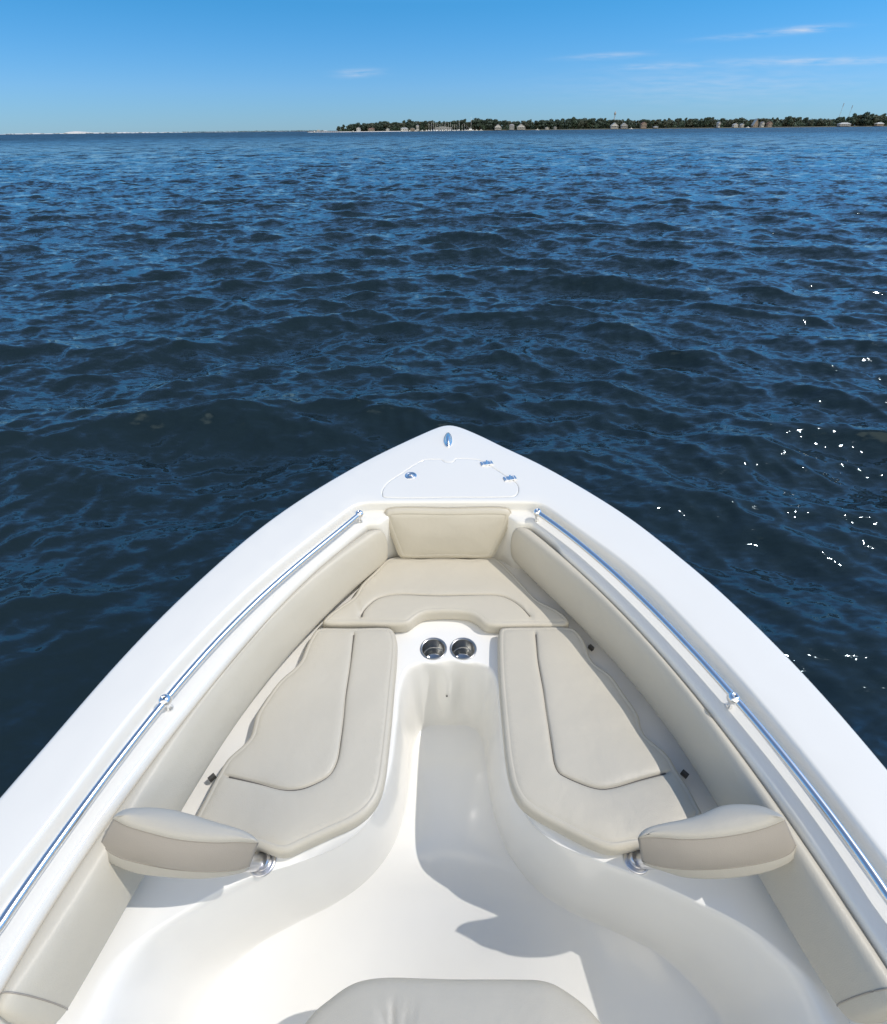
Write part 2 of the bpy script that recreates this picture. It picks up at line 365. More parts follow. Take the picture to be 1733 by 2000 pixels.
def relax(p, w, it):
    p = p.copy(); w = np.asarray(w)[:, None]
    for _ in range(it): p[1:-1] += .5 * w[1:-1] * ((p[2:] + p[:-2]) / 2 - p[1:-1])
    return p
outer = relax(outer, np.clip((2.30 - outer[:, 1]) / .3, 0.02, 1) * np.clip(np.abs(outer[:, 1] - .53) / .1, .1, 1), 60)
al = PP([(104, 1600), (208, 1454), (300, 1343), (396, 1237), (488, 1147), (604, 1052), (680, 995), (690, 988), (699, 984), (712, 981.5), (760, 980.5), (877, 980), (1000, 980), (1040, 980.5), (1052, 982), (1064, 987),
         (1073, 992), (1142, 1042), (1212, 1090), (1281, 1150), (1333, 1208), (1425, 1300), (1518, 1411), (1587, 1492), (1631, 1550), (1733, 1682)], G)
inner = np.vstack([[(-1.02, -2.25), (-1.07, -1.2), (-1.06, -.4), (-1.0, .2)], al, [(1.01, .15), (1.06, -.4), (1.07, -1.2), (1.02, -2.25)]])
inner = resample(catmull(inner, 6), 0.012)
inner = relax(inner, np.clip((1.66 - inner[:, 1]) / .1, 0.03, 1), 160)
def xfun(pts, z):
    q = PP(pts, z); c = np.polyfit(q[:, 1], q[:, 0], 4); d = np.polyder(c); y0, y1 = q[:, 1].min(), q[:, 1].max()
    def f(y):
        y = np.asarray(y, float); yc = np.clip(y, y0, y1); return np.polyval(c, yc) + np.polyval(d, yc) * (y - yc)
    return f
TLp = [(731, 1028), (673, 1066), (581, 1152), (488, 1246), (442, 1300), (400, 1359), (300, 1479), (222, 1588), (152, 1694), (69, 1825), (0, 1936)]
TRp = [(1023, 1022), (1050, 1045), (1096, 1081), (1165, 1148), (1235, 1217), (1267, 1250), (1333, 1321), (1391, 1399), (1448, 1480), (1504, 1550), (1530, 1584), (1587, 1665), (1648, 1756), (1688, 1820), (1733, 1890)]
fTL, fTR = xfun(TLp, BT), xfun(TRp, BT)
# gunwale / foredeck sheet with the hatch opening
hatch = PP([(749, 970), (765, 972), (881, 971.5), (990, 970.5), (1006, 968.5), (1013, 958), (1009, 944), (990, 931), (956, 909), (937, 899), (915, 896.5), (893, 896), (890, 896.5),
            (887, 901), (880, 903), (872, 903), (866, 900.5), (863, 898), (850, 897.5), (832, 898), (817, 904), (786, 924), (758, 943), (748, 957)], G)
if area(hatch) < 0: hatch = hatch[::-1]
hatch = resample(catmull(hatch, 5, True, 0.5), 0.008, closed=True)
hn = normals(hatch, True, 2)               # inward (ccw)
def off(path, n, d): return path + n * d
on = normals(outer, smooth=2); inn = normals(inner, smooth=3)
if area(np.vstack([outer])) > 0: on = -on
# left of travel on the outer path (starting left aft, going forward) points outward (-x)
o_in = off(outer, -normals(outer, smooth=2), 0.022)
i_out = off(inner, normals(inner, smooth=3), 0.012)
hole = off(hatch, -hn, 0.010)
ring = np.vstack([o_in, i_out[::-1]])
gx, gy = np.meshgrid(np.arange(-1.2, 1.2, .06), np.arange(-2.4, 2.5, .06)); gp = np.c_[gx.ravel(), gy.ravel()]
gp = gp[inside(gp, ring) & ~inside(gp, hole)]; gp = gp[(dist_poly(gp, ring) > .025) & (dist_poly(gp, hole) > .02)]
V2, Ft = fill(ring, [hole], gp)
mb = MB(); mb.add(z3(V2, G), Ft)
nO = normals(outer, smooth=2)
prof = [(-.022, 0), (-.016, -.0008), (-.010, -.003), (-.005, -.007), (-.0015, -.012), (0, -.02), (0, -.045)]
V, Fc = strip([z3(off(outer, nO, d), G + z) for d, z in prof], flip=False); mb.add(V, Fc)
nI = normals(inner, smooth=3)
prof = [(.012, 0), (.007, -.001), (.003, -.004), (.0005, -.009), (-.001, -.016), (-.003, -.040), (-.006, -.046), (-.010, -.0495)]
wf = np.clip((.285 - np.abs(inner[:, 0])) / .03, 0, 1) * (inner[:, 1] > 1.68); wf = wf * wf * (3 - 2 * wf)
tin = inner + nI * -(.074 * (1 - wf) + .011 * wf)[:, None]
bl = np.clip((1.60 - inner[:, 1]) / .12, 0, 1)[:, None]; bl = bl * bl * (3 - 2 * bl)
sid = np.c_[np.where(inner[:, 0] < 0, fTL(inner[:, 1]) - .006, fTR(inner[:, 1]) + .006), inner[:, 1]]
yb = inner[:, 1] < .12; w_aft = np.clip((.12 - inner[:, 1]) / .3, 0, 1)[:, None]
tin2 = inner + nI * -.10; sid = sid * (1 - w_aft) + tin2 * w_aft
tin = tin * (1 - bl) + sid * bl
tin = relax(tin, np.ones(len(tin)), 6)
rows = [z3(off(inner, nI, d), G + z) for d, z in prof]
w0 = off(inner, nI, -.010)
for f, z in ((.12, -.0515), (.4, -.054), (.7, -.057), (.84, -.0595), (.93, -.064), (.985, -.073), (1.0, -.088), (1.0, -.342)): rows.append(z3(w0 + (tin - w0) * f, G + z))
V, Fc = strip(rows); mb.add(V, Fc)
V, Fc = strip([z3(off(hatch, hn, d), G + z) for d, z in ((-.010, 0), (-.006, -.0001), (-.003, -.0012), (-.0005, -.003), (-.0005, -.012), (.012, -.013))], closed=True); mb.add(V, Fc)
gun = mb.build('gunwale', M_GEL, boat); weld(gun)
# hull sides down to the water
rows = []
for s, dy, z in ((1.0, 0, -.045), (1.004, 0, -.052), (1.004, 0, -.075), (.995, .0, -.082), (.965, .05, -.25), (.90, .14, -.55), (.80, .28, -.85), (.68, .45, -1.15), (.5, .6, -1.45)):
    q = outer.copy(); tip = outer[:, 1].max(); q[:, 0] *= s; q[:, 1] -= dy * np.clip((q[:, 1] + .5) / (tip + .5), 0, 1) ** 2; rows.append(z3(q, G + z))
V, Fc = strip(rows); hb = MB(); hb.add(V, Fc)
hb.add([rows[3][0], rows[3][-1], rows[-1][-1], rows[-1][0]], [(0, 1, 2, 3)])
hull = hb.build('hull', M_GEL, boat); weld(hull)

# cockpit liner: seat deck, well walls, sole
topL = [(-.88, -2.1), (-.87, -.6), (-.86, 0), (-.85, .184), (-.838, .275), (-.80, .322), (-.723, .374), (-.58, .452), (-.42, .497), (-.30, .545), (-.232, .61), (-.196, .72), (-.188, .92), (-.186, 1.05), (-.165, 1.125), (-.115, 1.152), (-.062, 1.150), (0, 1.170)]
botL = [(-.64, -2.1), (-.64, -.6), (-.66, 0), (-.672, .19), (-.676, .275), (-.655, .345), (-.60, .40), (-.48, .46), (-.37, .51), (-.275, .575), (-.20, .67), (-.163, .79), (-.148, .92), (-.142, 1.03), (-.12, 1.095), (-.085, 1.12), (-.045, 1.125), (0, 1.125)]
topR = [(.90, -2.1), (.90, -.6), (.905, 0), (.898, .184), (.88, .245), (.846, .289), (.78, .348), (.60, .436), (.42, .505), (.30, .548), (.232, .61), (.196, .72), (.188, .92), (.186, 1.05), (.165, 1.125), (.115, 1.152), (.062, 1.150)]
botR = [(.72, -2.1), (.72, -.6), (.735, 0), (.752, .19), (.754, .261), (.70, .335), (.635, .388), (.50, .445), (.385, .49), (.285, .555), (.205, .66), (.163, .79), (.148, .92), (.142, 1.03), (.12, 1.095), (.085, 1.12), (.045, 1.125)]
top = catmull(topL + topR[::-1], 14); bot = catmull(botL + botR[::-1], 14)
rows = []
for h_, z in ((-.0, 0), (.05, -.0005), (.12, -.003), (.19, -.008), (.25, -.017), (.29, -.03), (.33, -.055), (.38, -.10), (.43, -.15), (.48, -.20), (.53, -.25), (.575, -.29), (.62, -.322), (.68, -.352), (.75, -.377), (.83, -.395), (.92, -.406), (1.0, -.410)):
    zz = np.full(len(top), DECK + z); q = top + (bot - top) * h_
    # scalloped face under the cup shelf
    fr = np.clip((q[:, 1] - 1.02) / .1, 0, 1); amp = np.sin(np.clip(-z / .41, 0, 1) * math.pi) * .018
    q[:, 1] += fr * amp * -np.cos(q[:, 0] / .058 * math.pi) * np.exp(-(q[:, 0] / .12) ** 4)
    rows.append(z3(q, zz))
lb = MB(); V, Fc = strip(rows); lb.add(V, Fc)
hp = tin[(tin[:, 1] > -2.1)]
cups = [P(847, 1267, DECK), P(905, 1267, DECK)]
CR = .0475
holes = [np.array([(c[0] + CR * math.cos(a), c[1] + CR * math.sin(a)) for a in np.linspace(0, 2 * math.pi, 40, endpoint=False)]) for c in cups]
V2, Ft = fill(np.vstack([hp, top[::-1]]), holes); lb.add(z3(V2, DECK), Ft)
V2, Ft = fill(np.vstack([bot, [(.72, -2.1), (-.64, -2.1)]])); lb.add(z3(V2, SOLE), Ft)
liner = lb.build('cockpit_liner', M_LIN, boat); weld(liner)
# transom wall closing the stern
tb = MB(); tb.box((0, -2.3, H - 1.6), (2.1, .3, .63)); tb.build('transom', M_GEL, boat, smooth=False)

# cup holders
for k, c in enumerate(cups):
    m_ = MB(); zc = H + DECK
    m_.lathe((c[0], c[1], zc), [(.0445, .0005), (.047, .0025), (.050, .003), (.0525, .002), (.053, .0003)], 48)
    m_.lathe((c[0], c[1], zc), [(.0445, .0005), (.0435, -.004), (.043, -.045), (.0425, -.047), (.040, -.048), (.0395, -.052), (.038, -.080), (.036, -.083), (.0, -.083)], 48)
    m_.build('cup_holder', M_BRUSH, boat, label='left brushed steel cup holder in the bow shelf' if k == 0 else 'right brushed steel cup holder in the bow shelf')
    m_.V  # rim
dm = MB(); px = P(873, 1345, -1.80)
dm.lathe((px[0], 1.128, H - 1.80), [(.0, .003), (.003, .003), (.0045, 0)], 16, axis=Vector((0, -1, 0.1))); dm.build('drain_screw', M_BLACK, boat)

# anchor locker hatch
hm = MB()
rows = [z3(off(hatch, hn, d), G + z) for d, z in ((.0008, -.011), (.0008, -.003), (.0018, -.001), (.004, -.0001), (.009, .0))]
V, Fc = strip(rows, closed=True); hm.add(V, Fc)
V2, Ft = fill(off(hatch, hn, .009)); hm.add(z3(V2, G), Ft)
hat = hm.build('anchor_hatch', M_GEL, boat); weld(hat)
hat['label'] = 'flush white anchor locker lid in the foredeck'
lx, ly = P(802.5, 929, G); m_ = MB()
m_.lathe((lx, ly, H + G), [(.0, .0015), (.008, .0015), (.010, .0035), (.014, .0035), (.0155, .001), (.019, .001), (.021, .004), (.026, .0035), (.0285, 0)], 40)
m_.box((lx, ly, H + G + .003), (.022, .007, .004)); m_.build('latch', M_STEEL, hat)
for (u, v) in ((951, 906), (996.5, 935.5)):
    hx, hy = P(u, v, G); m_ = MB(); a = R(14)
    V = []
    for z, s in ((0, 1), (.004, 1), (.006, .9)):
        for (px_, py_) in ((-.030, -.016), (.030, -.016), (.030, .016), (-.030, .016)):
            V.append((hx + (px_ * s) * math.cos(a) - py_ * s * math.sin(a), hy + px_ * s * math.sin(a) + py_ * s * math.cos(a), H + G + z))
    m_.add(V, [(0, 1, 5, 4), (1, 2, 6, 5), (2, 3, 7, 6), (3, 0, 4, 7), (4, 5, 9, 8), (5, 6, 10, 9), (6, 7, 11, 10), (7, 4, 8, 11), (8, 9, 10, 11)])
    d = Vector((math.cos(a + R(75)), math.sin(a + R(75)), 0)); c = Vector((hx, hy, H + G + .006))
    m_.tube([c - d * .019, c + d * .019], .0045, 10)
    for sx in (-.019, .019):
        for sy in (-.008, .008): m_.lathe((hx + sx * math.cos(a) - sy * math.sin(a), hy + sx * math.sin(a) + sy * math.cos(a), H + G + .006), [(.0035, 0), (.003, .001), (.0, -.0005)], 10)
    m_.build('hinge', M_STEEL, hat, smooth=False)
# pop-up bow cleat: chrome teardrop on the centreline
c0 = P(876, 874, G); c1 = P(875, 846, G); yc = (c0[1] + c1[1]) / 2; ln = (c1[1] - c0[1]) / 2
m_ = MB(); rows = []
for f, hh in ((1.0, 0.0), (1.0, .003), (.96, .006), (.80, .0065), (.74, .010), (.55, .019), (.28, .024), (.05, .0255)):
    a = np.linspace(0, 2 * math.pi, 48, endpoint=False)
    xx = np.cos(a) * .0215 * f * (1 - .10 * np.sin(a)) * np.sqrt(np.clip(1 - .25 * np.abs(np.sin(a)) ** 3, 0, 1)); yy = np.sin(a) * ln * (f ** .8)
    rows.append(np.c_[xx + (c0[0] + c1[0]) / 2, yy + yc, np.full(48, H + G + hh)])
V, Fc = strip(rows, closed=True); m_.add(V, Fc); m_.build('bow_cleat', M_STEEL, boat)

# grab rails
def rail(ptsL, aft, balls, lab):
    z = -1.295
    q = PP(ptsL, z); c = np.polyfit(q[:, 1], q[:, 0], 5); ys = np.linspace(q[0, 1], q[-1, 1], 60)
    xy = np.vstack([np.c_[np.polyval(c, ys), ys], aft]); xy = resample(catmull(xy, 8), 0.01)
    m_ = MB(); m_.tube([(x, y, H + z) for x, y in xy], .0108, 28)
    r = m_.build('grab_rail', M_STEEL, boat, label=lab)
    for (u, v) in balls:
        x, y = P(u, v, z); m2 = MB(); R_ = .0185
        m2.lathe((x, y, H + z), [(.0, .0105), (.004, .0105), (.005, .0150), (.009, .0155)] + [(R_ * math.cos(t), R_ * math.sin(t) * .95) for t in np.linspace(R(57), R(-60), 14)] + [(.0075, -.018), (.0075, -.032), (.010, -.036), (.0105, -.039)], 32)
        m2.lathe((x, y, H + z + .0105), [(.0038, .001), (.0025, .0015), (.0, -.002)], 8, mi=1)
        m2.build('rail_post', [M_STEEL, M_BLACK], r)
rail([(702, 1004), (627, 1066), (535, 1145), (442, 1232), (385, 1300), (323, 1368), (231, 1484), (148, 1600), (87, 1680), (0, 1808)], [(-.985, .1), (-1.01, -.2), (-1.02, -.8)], [(702, 1004), (323, 1368)], 'polished grab rail on the left coaming')
rail([(1050, 1001), (1119, 1051), (1188, 1111), (1258, 1173), (1332, 1250), (1433, 1364), (1518, 1457), (1589, 1550), (1621, 1594), (1733, 1749)], [(.975, .15), (1.00, -.2), (1.02, -.8)], [(1050, 1001), (1433, 1364)], 'polished grab rail on the right coaming')

# ------------------------------------------------------------------ upholstery
def noise2(p, s, seed=0):
    g = np.random.default_rng(seed); o = np.zeros(len(p))
    for _ in range(7):
        a = g.uniform(0, 6.28); k = g.uniform(.6, 1.6) / s; o += np.sin(6.28 * k * (p[:, 0] * math.cos(a) + p[:, 1] * math.sin(a)) + g.uniform(0, 6.28))
    return o / 7
def cushion(name, parent, poly, thick, fmap, seams=(), edge=.012, crown=.006, mt=None, step=.005, grid=.012, label=None, stitch=True, dents=(), seed=1, mside=None):
    """poly: 2-D outline (u,v); the face sits at w=0 and the body goes to w=-thick; fmap maps (n,3)->xyz boat."""
    if area(poly) < 0: poly = poly[::-1]
    poly = resample(poly, step, closed=True); n = normals(poly, True, 3)
    e = edge
    prof = [(.010, -thick), (.003, -thick + .003), (0, -thick + .010), (-.003, -thick * .55), (-.0015, -e * 1.1), (.0, -e * .75), (e * .25, -e * .35), (e * .6, -e * .1), (e, 0)]
    if stitch: prof += [(e + .002, .0002), (e + .0042, -.0012), (e + .0065, .0003)]
    rows = [np.c_[poly + n * d, np.full(len(poly), z)] for d, z in prof]
    m_ = MB(); V, Fc = strip(rows, closed=True); m_.add(V, Fc); nside = len(Fc)
    base = poly + n * prof[-1][0]; z0 = prof[-1][1]
    lo, hi = base.min(0), base.max(0)
    gx, gy = np.meshgrid(np.arange(lo[0], hi[0], grid), np.arange(lo[1], hi[1], grid)); gx[1::2] += grid / 2
    g = np.c_[gx.ravel(), gy.ravel()]; g = g[inside(g, base)]; g = g[dist_poly(g, base) > grid * .55]
    ex = [g]
    sm = []
    for s in seams:
        s = resample(catmull(s, 8), .006); sn = normals(s, smooth=2); sm.append(s)
        g = g[dist_poly(g, s, False) > .013]; ex[0] = g
        for d in (0, .0022, -.0022, .0045, -.0045, .009, -.009):
            q = s + sn * d; q = q[inside(q, base)]; q = q[dist_poly(q, base) > .003]; ex.append(q)
    V2, Ft = fill(base, (), np.vstack(ex))
    d = dist_poly(V2, base); z = z0 + crown * (1 - np.exp(-d / .045)) + noise2(V2, .22, seed) * .0022 * np.clip(d / .03, 0, 1)
    for s in sm:
        ds = dist_poly(V2, s, False); z -= (.0085 * np.exp(-(ds / .0034) ** 2) + .003 * np.exp(-(ds / .014) ** 2)) * np.clip(d / .004, 0, 1)
    for (cx, cy, ax, ay, w_, dep) in dents:      # creases: (start, end, width, depth)
        ds = dist_poly(V2, np.array([(cx, cy), (ax, ay)]), False); L_ = np.hypot(ax - cx, ay - cy) + 1e-9
        tt = np.clip(((V2[:, 0] - cx) * (ax - cx) + (V2[:, 1] - cy) * (ay - cy)) / L_ ** 2, 0, 1)
        z -= dep * (.25 + .75 * np.minimum(tt * 2.5, 1)) * np.exp(-(ds / w_) ** 2) * np.clip(d / .01, 0, 1)
    m_.add(np.c_[V2, z], Ft)
    W = fmap(np.array(m_.V)); m_.V = [tuple(v) for v in W]
    bot = rows[0]; b0 = len(m_.V); m_.V += [tuple(v) for v in fmap(bot)]; m_.F.append(tuple(range(b0, b0 + len(bot)))[::-1])
    o = m_.build(name, mt or M_VIN, parent, label=label); weld(o)
    for s in sm:
        sn = np.c_[s, np.full(len(s), -.0055)]; sn = fmap(sn); t = MB(); t.tube(sn, .0020, 8); t.build('seam', M_CORD, o)
    return o
def flat(zc): return lambda a: np.c_[a[:, 0], a[:, 1], H + zc + a[:, 2]]
def seat_cushion(label, outline_px, seams_px, tabs, dents=(), seed=1):
    o2 = PP(outline_px, CT_Z); c = o2.mean(0)
    t = thing('seat_cushion', (c[0], c[1], H + DECK), label, 'cushion', 'beige seat cushions of the bow lounge')
    pts = catmull(o2, 5, True)
    dn = [(*P(a, b, CT_Z), *P(c_, d_, CT_Z), w_, dp) for a, b, c_, d_, w_, dp in dents]
    cushion('pad', t, pts, .058, flat(CT_Z), [PP(s, CT_Z) for s in seams_px], dents=dn, seed=seed)
    for (u, v, a) in tabs:
        x, y = P(u, v, CT_Z - .035); m_ = MB(); ca, sa = math.cos(a), math.sin(a)
        V = []
        for z in (-.046, -.030):
            for p, q in ((-.010, -.006), (.010, -.006), (.010, .006), (-.010, .006)): V.append((x + p * ca - q * sa, y + p * sa + q * ca, H + CT_Z + z))
        m_.add(V, [(3, 2, 1, 0), (4, 5, 6, 7), (0, 1, 5, 4), (1, 2, 6, 5), (2, 3, 7, 6), (3, 0, 4, 7)]); m_.build('snap_tab', M_TAB, t, smooth=False)
    return t
seat_cushion('triangular front cushion of the bow lounge below the upright backrest',
    [(752, 1094), (761, 1089), (775, 1086), (794, 1087), (822, 1090), (860, 1086.5), (890, 1088), (917, 1090), (940, 1088), (959, 1087), (971, 1090), (994, 1110), (1022, 1140), (1051, 1170), (1086, 1188), (1105, 1202), (1112, 1213), (1107, 1219),
     (1044, 1220), (955, 1219), (945, 1215), (933, 1205), (917, 1197), (895, 1194), (854, 1193.5), (828, 1197), (813, 1205), (800, 1215), (790, 1218), (702, 1217), (637, 1216.5), (630, 1213), (641, 1199), (663, 1183), (690, 1164), (705, 1140), (733, 1113)],
    [[(706, 1201), (711, 1192), (719, 1183), (736, 1170), (759, 1163), (790, 1161), (854, 1163), (917, 1162), (974, 1163), (994, 1169), (1016, 1183), (1035, 1202)]], [],
    dents=[(692, 1168, 706, 1200, .006, .006), (706, 1201, 700, 1214, .004, .003), (1035, 1202, 1042, 1214, .004, .003), (1028, 1180, 1036, 1200, .006, .003)], seed=3)
seat_cushion('long left side cushion of the bow lounge',
    [(617, 1229), (626, 1225), (650, 1224.5), (690, 1225), (750, 1224), (764, 1226.5), (773, 1243), (774, 1275), (768, 1344), (763, 1402), (755, 1477), (748, 1526), (737, 1558), (714, 1587), (684, 1607), (646, 1624), (589, 1650), (560, 1663), (539, 1663), (508, 1653), (450, 1638), (400, 1622), (378, 1604),
     (381, 1594), (398, 1561), (424, 1512), (444, 1480), (459, 1466), (473, 1454), (487, 1438), (494, 1415), (499, 1396), (522, 1359), (541, 1333), (556, 1318), (572, 1305), (586, 1289), (597, 1263), (607, 1243)],
    [[(691, 1239), (684, 1300), (675, 1362), (671, 1405), (666, 1445), (658, 1488), (643, 1514), (612, 1532), (585, 1541), (554, 1542), (502, 1529), (447, 1516)]],
    [(414, 1518, .9)], dents=[(447, 1516, 430, 1511, .004, .002), (691, 1239, 692, 1228, .003, .002)], seed=5)
seat_cushion('long right side cushion of the bow lounge',
    [(976, 1232), (979, 1226), (990, 1224), (1048, 1223), (1105, 1223), (1123, 1227), (1140, 1246), (1147, 1262), (1152, 1278), (1160, 1291), (1172, 1301), (1192, 1315), (1205, 1330), (1218, 1350), (1241, 1382), (1250, 1400), (1253, 1416), (1262, 1434), (1285, 1454), (1300, 1467), (1312, 1482), (1322, 1500), (1348, 1540), (1365, 1572), (1373, 1588), (1368, 1602),
     (1330, 1630), (1300, 1645), (1241, 1652), (1204, 1658), (1187, 1656), (1152, 1643), (1094, 1613), (1045, 1586), (1020, 1566), (1003, 1537), (992, 1490), (984, 1416), (977, 1330), (974.5, 1260)],
    [[(1047, 1238), (1051, 1287), (1061, 1344), (1067, 1388), (1074, 1431), (1080, 1470), (1084, 1492), (1092, 1508), (1108, 1518), (1152, 1536), (1175, 1540.5), (1198, 1538), (1253, 1522), (1301, 1509)]],
    [(1155, 1264, -1.0), (1338, 1511, -.9)], dents=[(1301, 1509, 1320, 1503, .004, .002), (1306, 1512, 1303, 1524, .006, .003), (1047, 1238, 1046, 1228, .003, .002)], seed=8)
# upright backrest against the foredeck
bz0 = -1.545; hgt = .238
bp = [(-.262, hgt), (-.278, hgt - .012), (-.281, hgt - .04), (-.262, .125), (-.240, .055), (-.226, .012), (-.212, .001), (0, .0), (.190, .001), (.204, .012), (.222, .055), (.250, .125), (.270, hgt - .04), (.268, hgt - .012), (.252, hgt), (0, hgt + .002)]
def bmap(a): return np.c_[a[:, 0], 1.657 + a[:, 1] * .22 - a[:, 2], H + bz0 + a[:, 1] + a[:, 2] * .2]
cushion('bow_backrest', boat, catmull(bp, 6, True), .024, bmap, edge=.020, crown=.010, seed=9, label='upright beige backrest pad under the foredeck')

# side bolsters
ZR = -1.378
def bolster(T, Rr, B, o, y1, y0, lab):
    fT, fR, fB = xfun(T, BT), xfun(Rr, ZR), xfun(B, BB)
    ys = np.r_[np.linspace(y1, y1 - .05, 10)[:-1], np.arange(y1 - .05, y0 + .05, -.02), np.linspace(y0 + .05, y0, 10)]
    rows = []
    for y in ys:
        xT, xR, xB = fT(y), fR(y), fB(y)
        e = max(0, 1 - (y1 - y) / .035, 1 - (y - y0) / .035); k = 1 - .0 * e; s = math.sqrt(max(0, 1 - e * e))    # rounded ends
        lr = lambda t, b: (xR + (xB - xR) * t - o * b)
        pr = [(xT + .004 * o, BT - .030), (xT + .001 * o, BT - .006), (xT - .008 * o, BT - .0005), ((xT * .5 + xR * .5), BT + .001), (xR + .008 * o, BT - .004), (xR - .001 * o, ZR), (lr(.10, .006), ZR - .017), (lr(.3, .010), ZR - .052), (lr(.55, .011), ZR - .095), (lr(.8, .007), ZR - .138),
              (xB - .001 * o, BB + .008), (xB + .006 * o, BB - .004), (xB + .020 * o, BB - .008), (xT - .004 * o, BB - .006)]
        pr = np.array(pr); c = pr.mean(0); c[1] = pr[:, 1].mean()
        q = c + (pr - c) * (0.80 + .20 * s)
        sec = resample(catmull(q, 5, True), n=56, closed=True)
        rows.append(np.c_[sec[:, 0], np.full(len(sec), y), H + sec[:, 1]])
    m_ = MB(); V, Fc = strip(rows, closed=True, flip=(o > 0)); m_.add(V, Fc)
    for rws, fl in ((rows[0], 0), (rows[-1], 1)):
        c = rws.mean(0); b = len(m_.V); 
        inn_ = c + (rws - c) * .6; inn_[:, 1] += .006 * (1 if fl == 0 else -1)
        inn2 = c + (rws - c) * .02; inn2[:, 1] += .010 * (1 if fl == 0 else -1)
        V, Fc = strip([rws, inn_, inn2], closed=True); m_.add(V, Fc)
    ob = m_.build('side_bolster', M_VIN, boat, label=lab); weld(ob)
    # welted seam just before the aft end
    y = y0 + .028; i = int(np.argmin(abs(ys - y))); rr = rows[i]; c = rr.mean(0)
    t = MB(); loop = [tuple(c + (p - c) * 1.004) for p in rr]; t.tube(loop + loop[:1], .0016, 8, caps=False); t.build('seam', M_VIN2, ob)
    return ob
bolster(TLp,
        [(750, 1038), (650, 1108), (558, 1195), (458, 1300), (373, 1415), (325, 1500), (270, 1576), (173, 1739), (114, 1832), (45, 1936)],
        [(762, 1092), (715, 1130), (632, 1213), (566, 1275), (473, 1399), (409, 1500), (357, 1585), (287, 1704), (239, 1787), (194, 1867), (132, 1978)],
        -1, 1.655, .172, 'long beige bolster along the left side')
bolster(TRp,
        [(1010, 1038), (1050, 1069), (1119, 1127), (1188, 1196), (1246, 1250), (1333, 1365), (1379, 1415), (1425, 1480), (1469, 1550), (1567, 1702), (1628, 1796), (1688, 1890), (1729, 1951)],
        [(984, 1076), (1023, 1115), (1110, 1202), (1197, 1289), (1284, 1398), (1349, 1493), (1401, 1574), (1480, 1712), (1523, 1783), (1570, 1860), (1634, 1968)],
        1, 1.670, .178, 'long beige bolster along the right side')

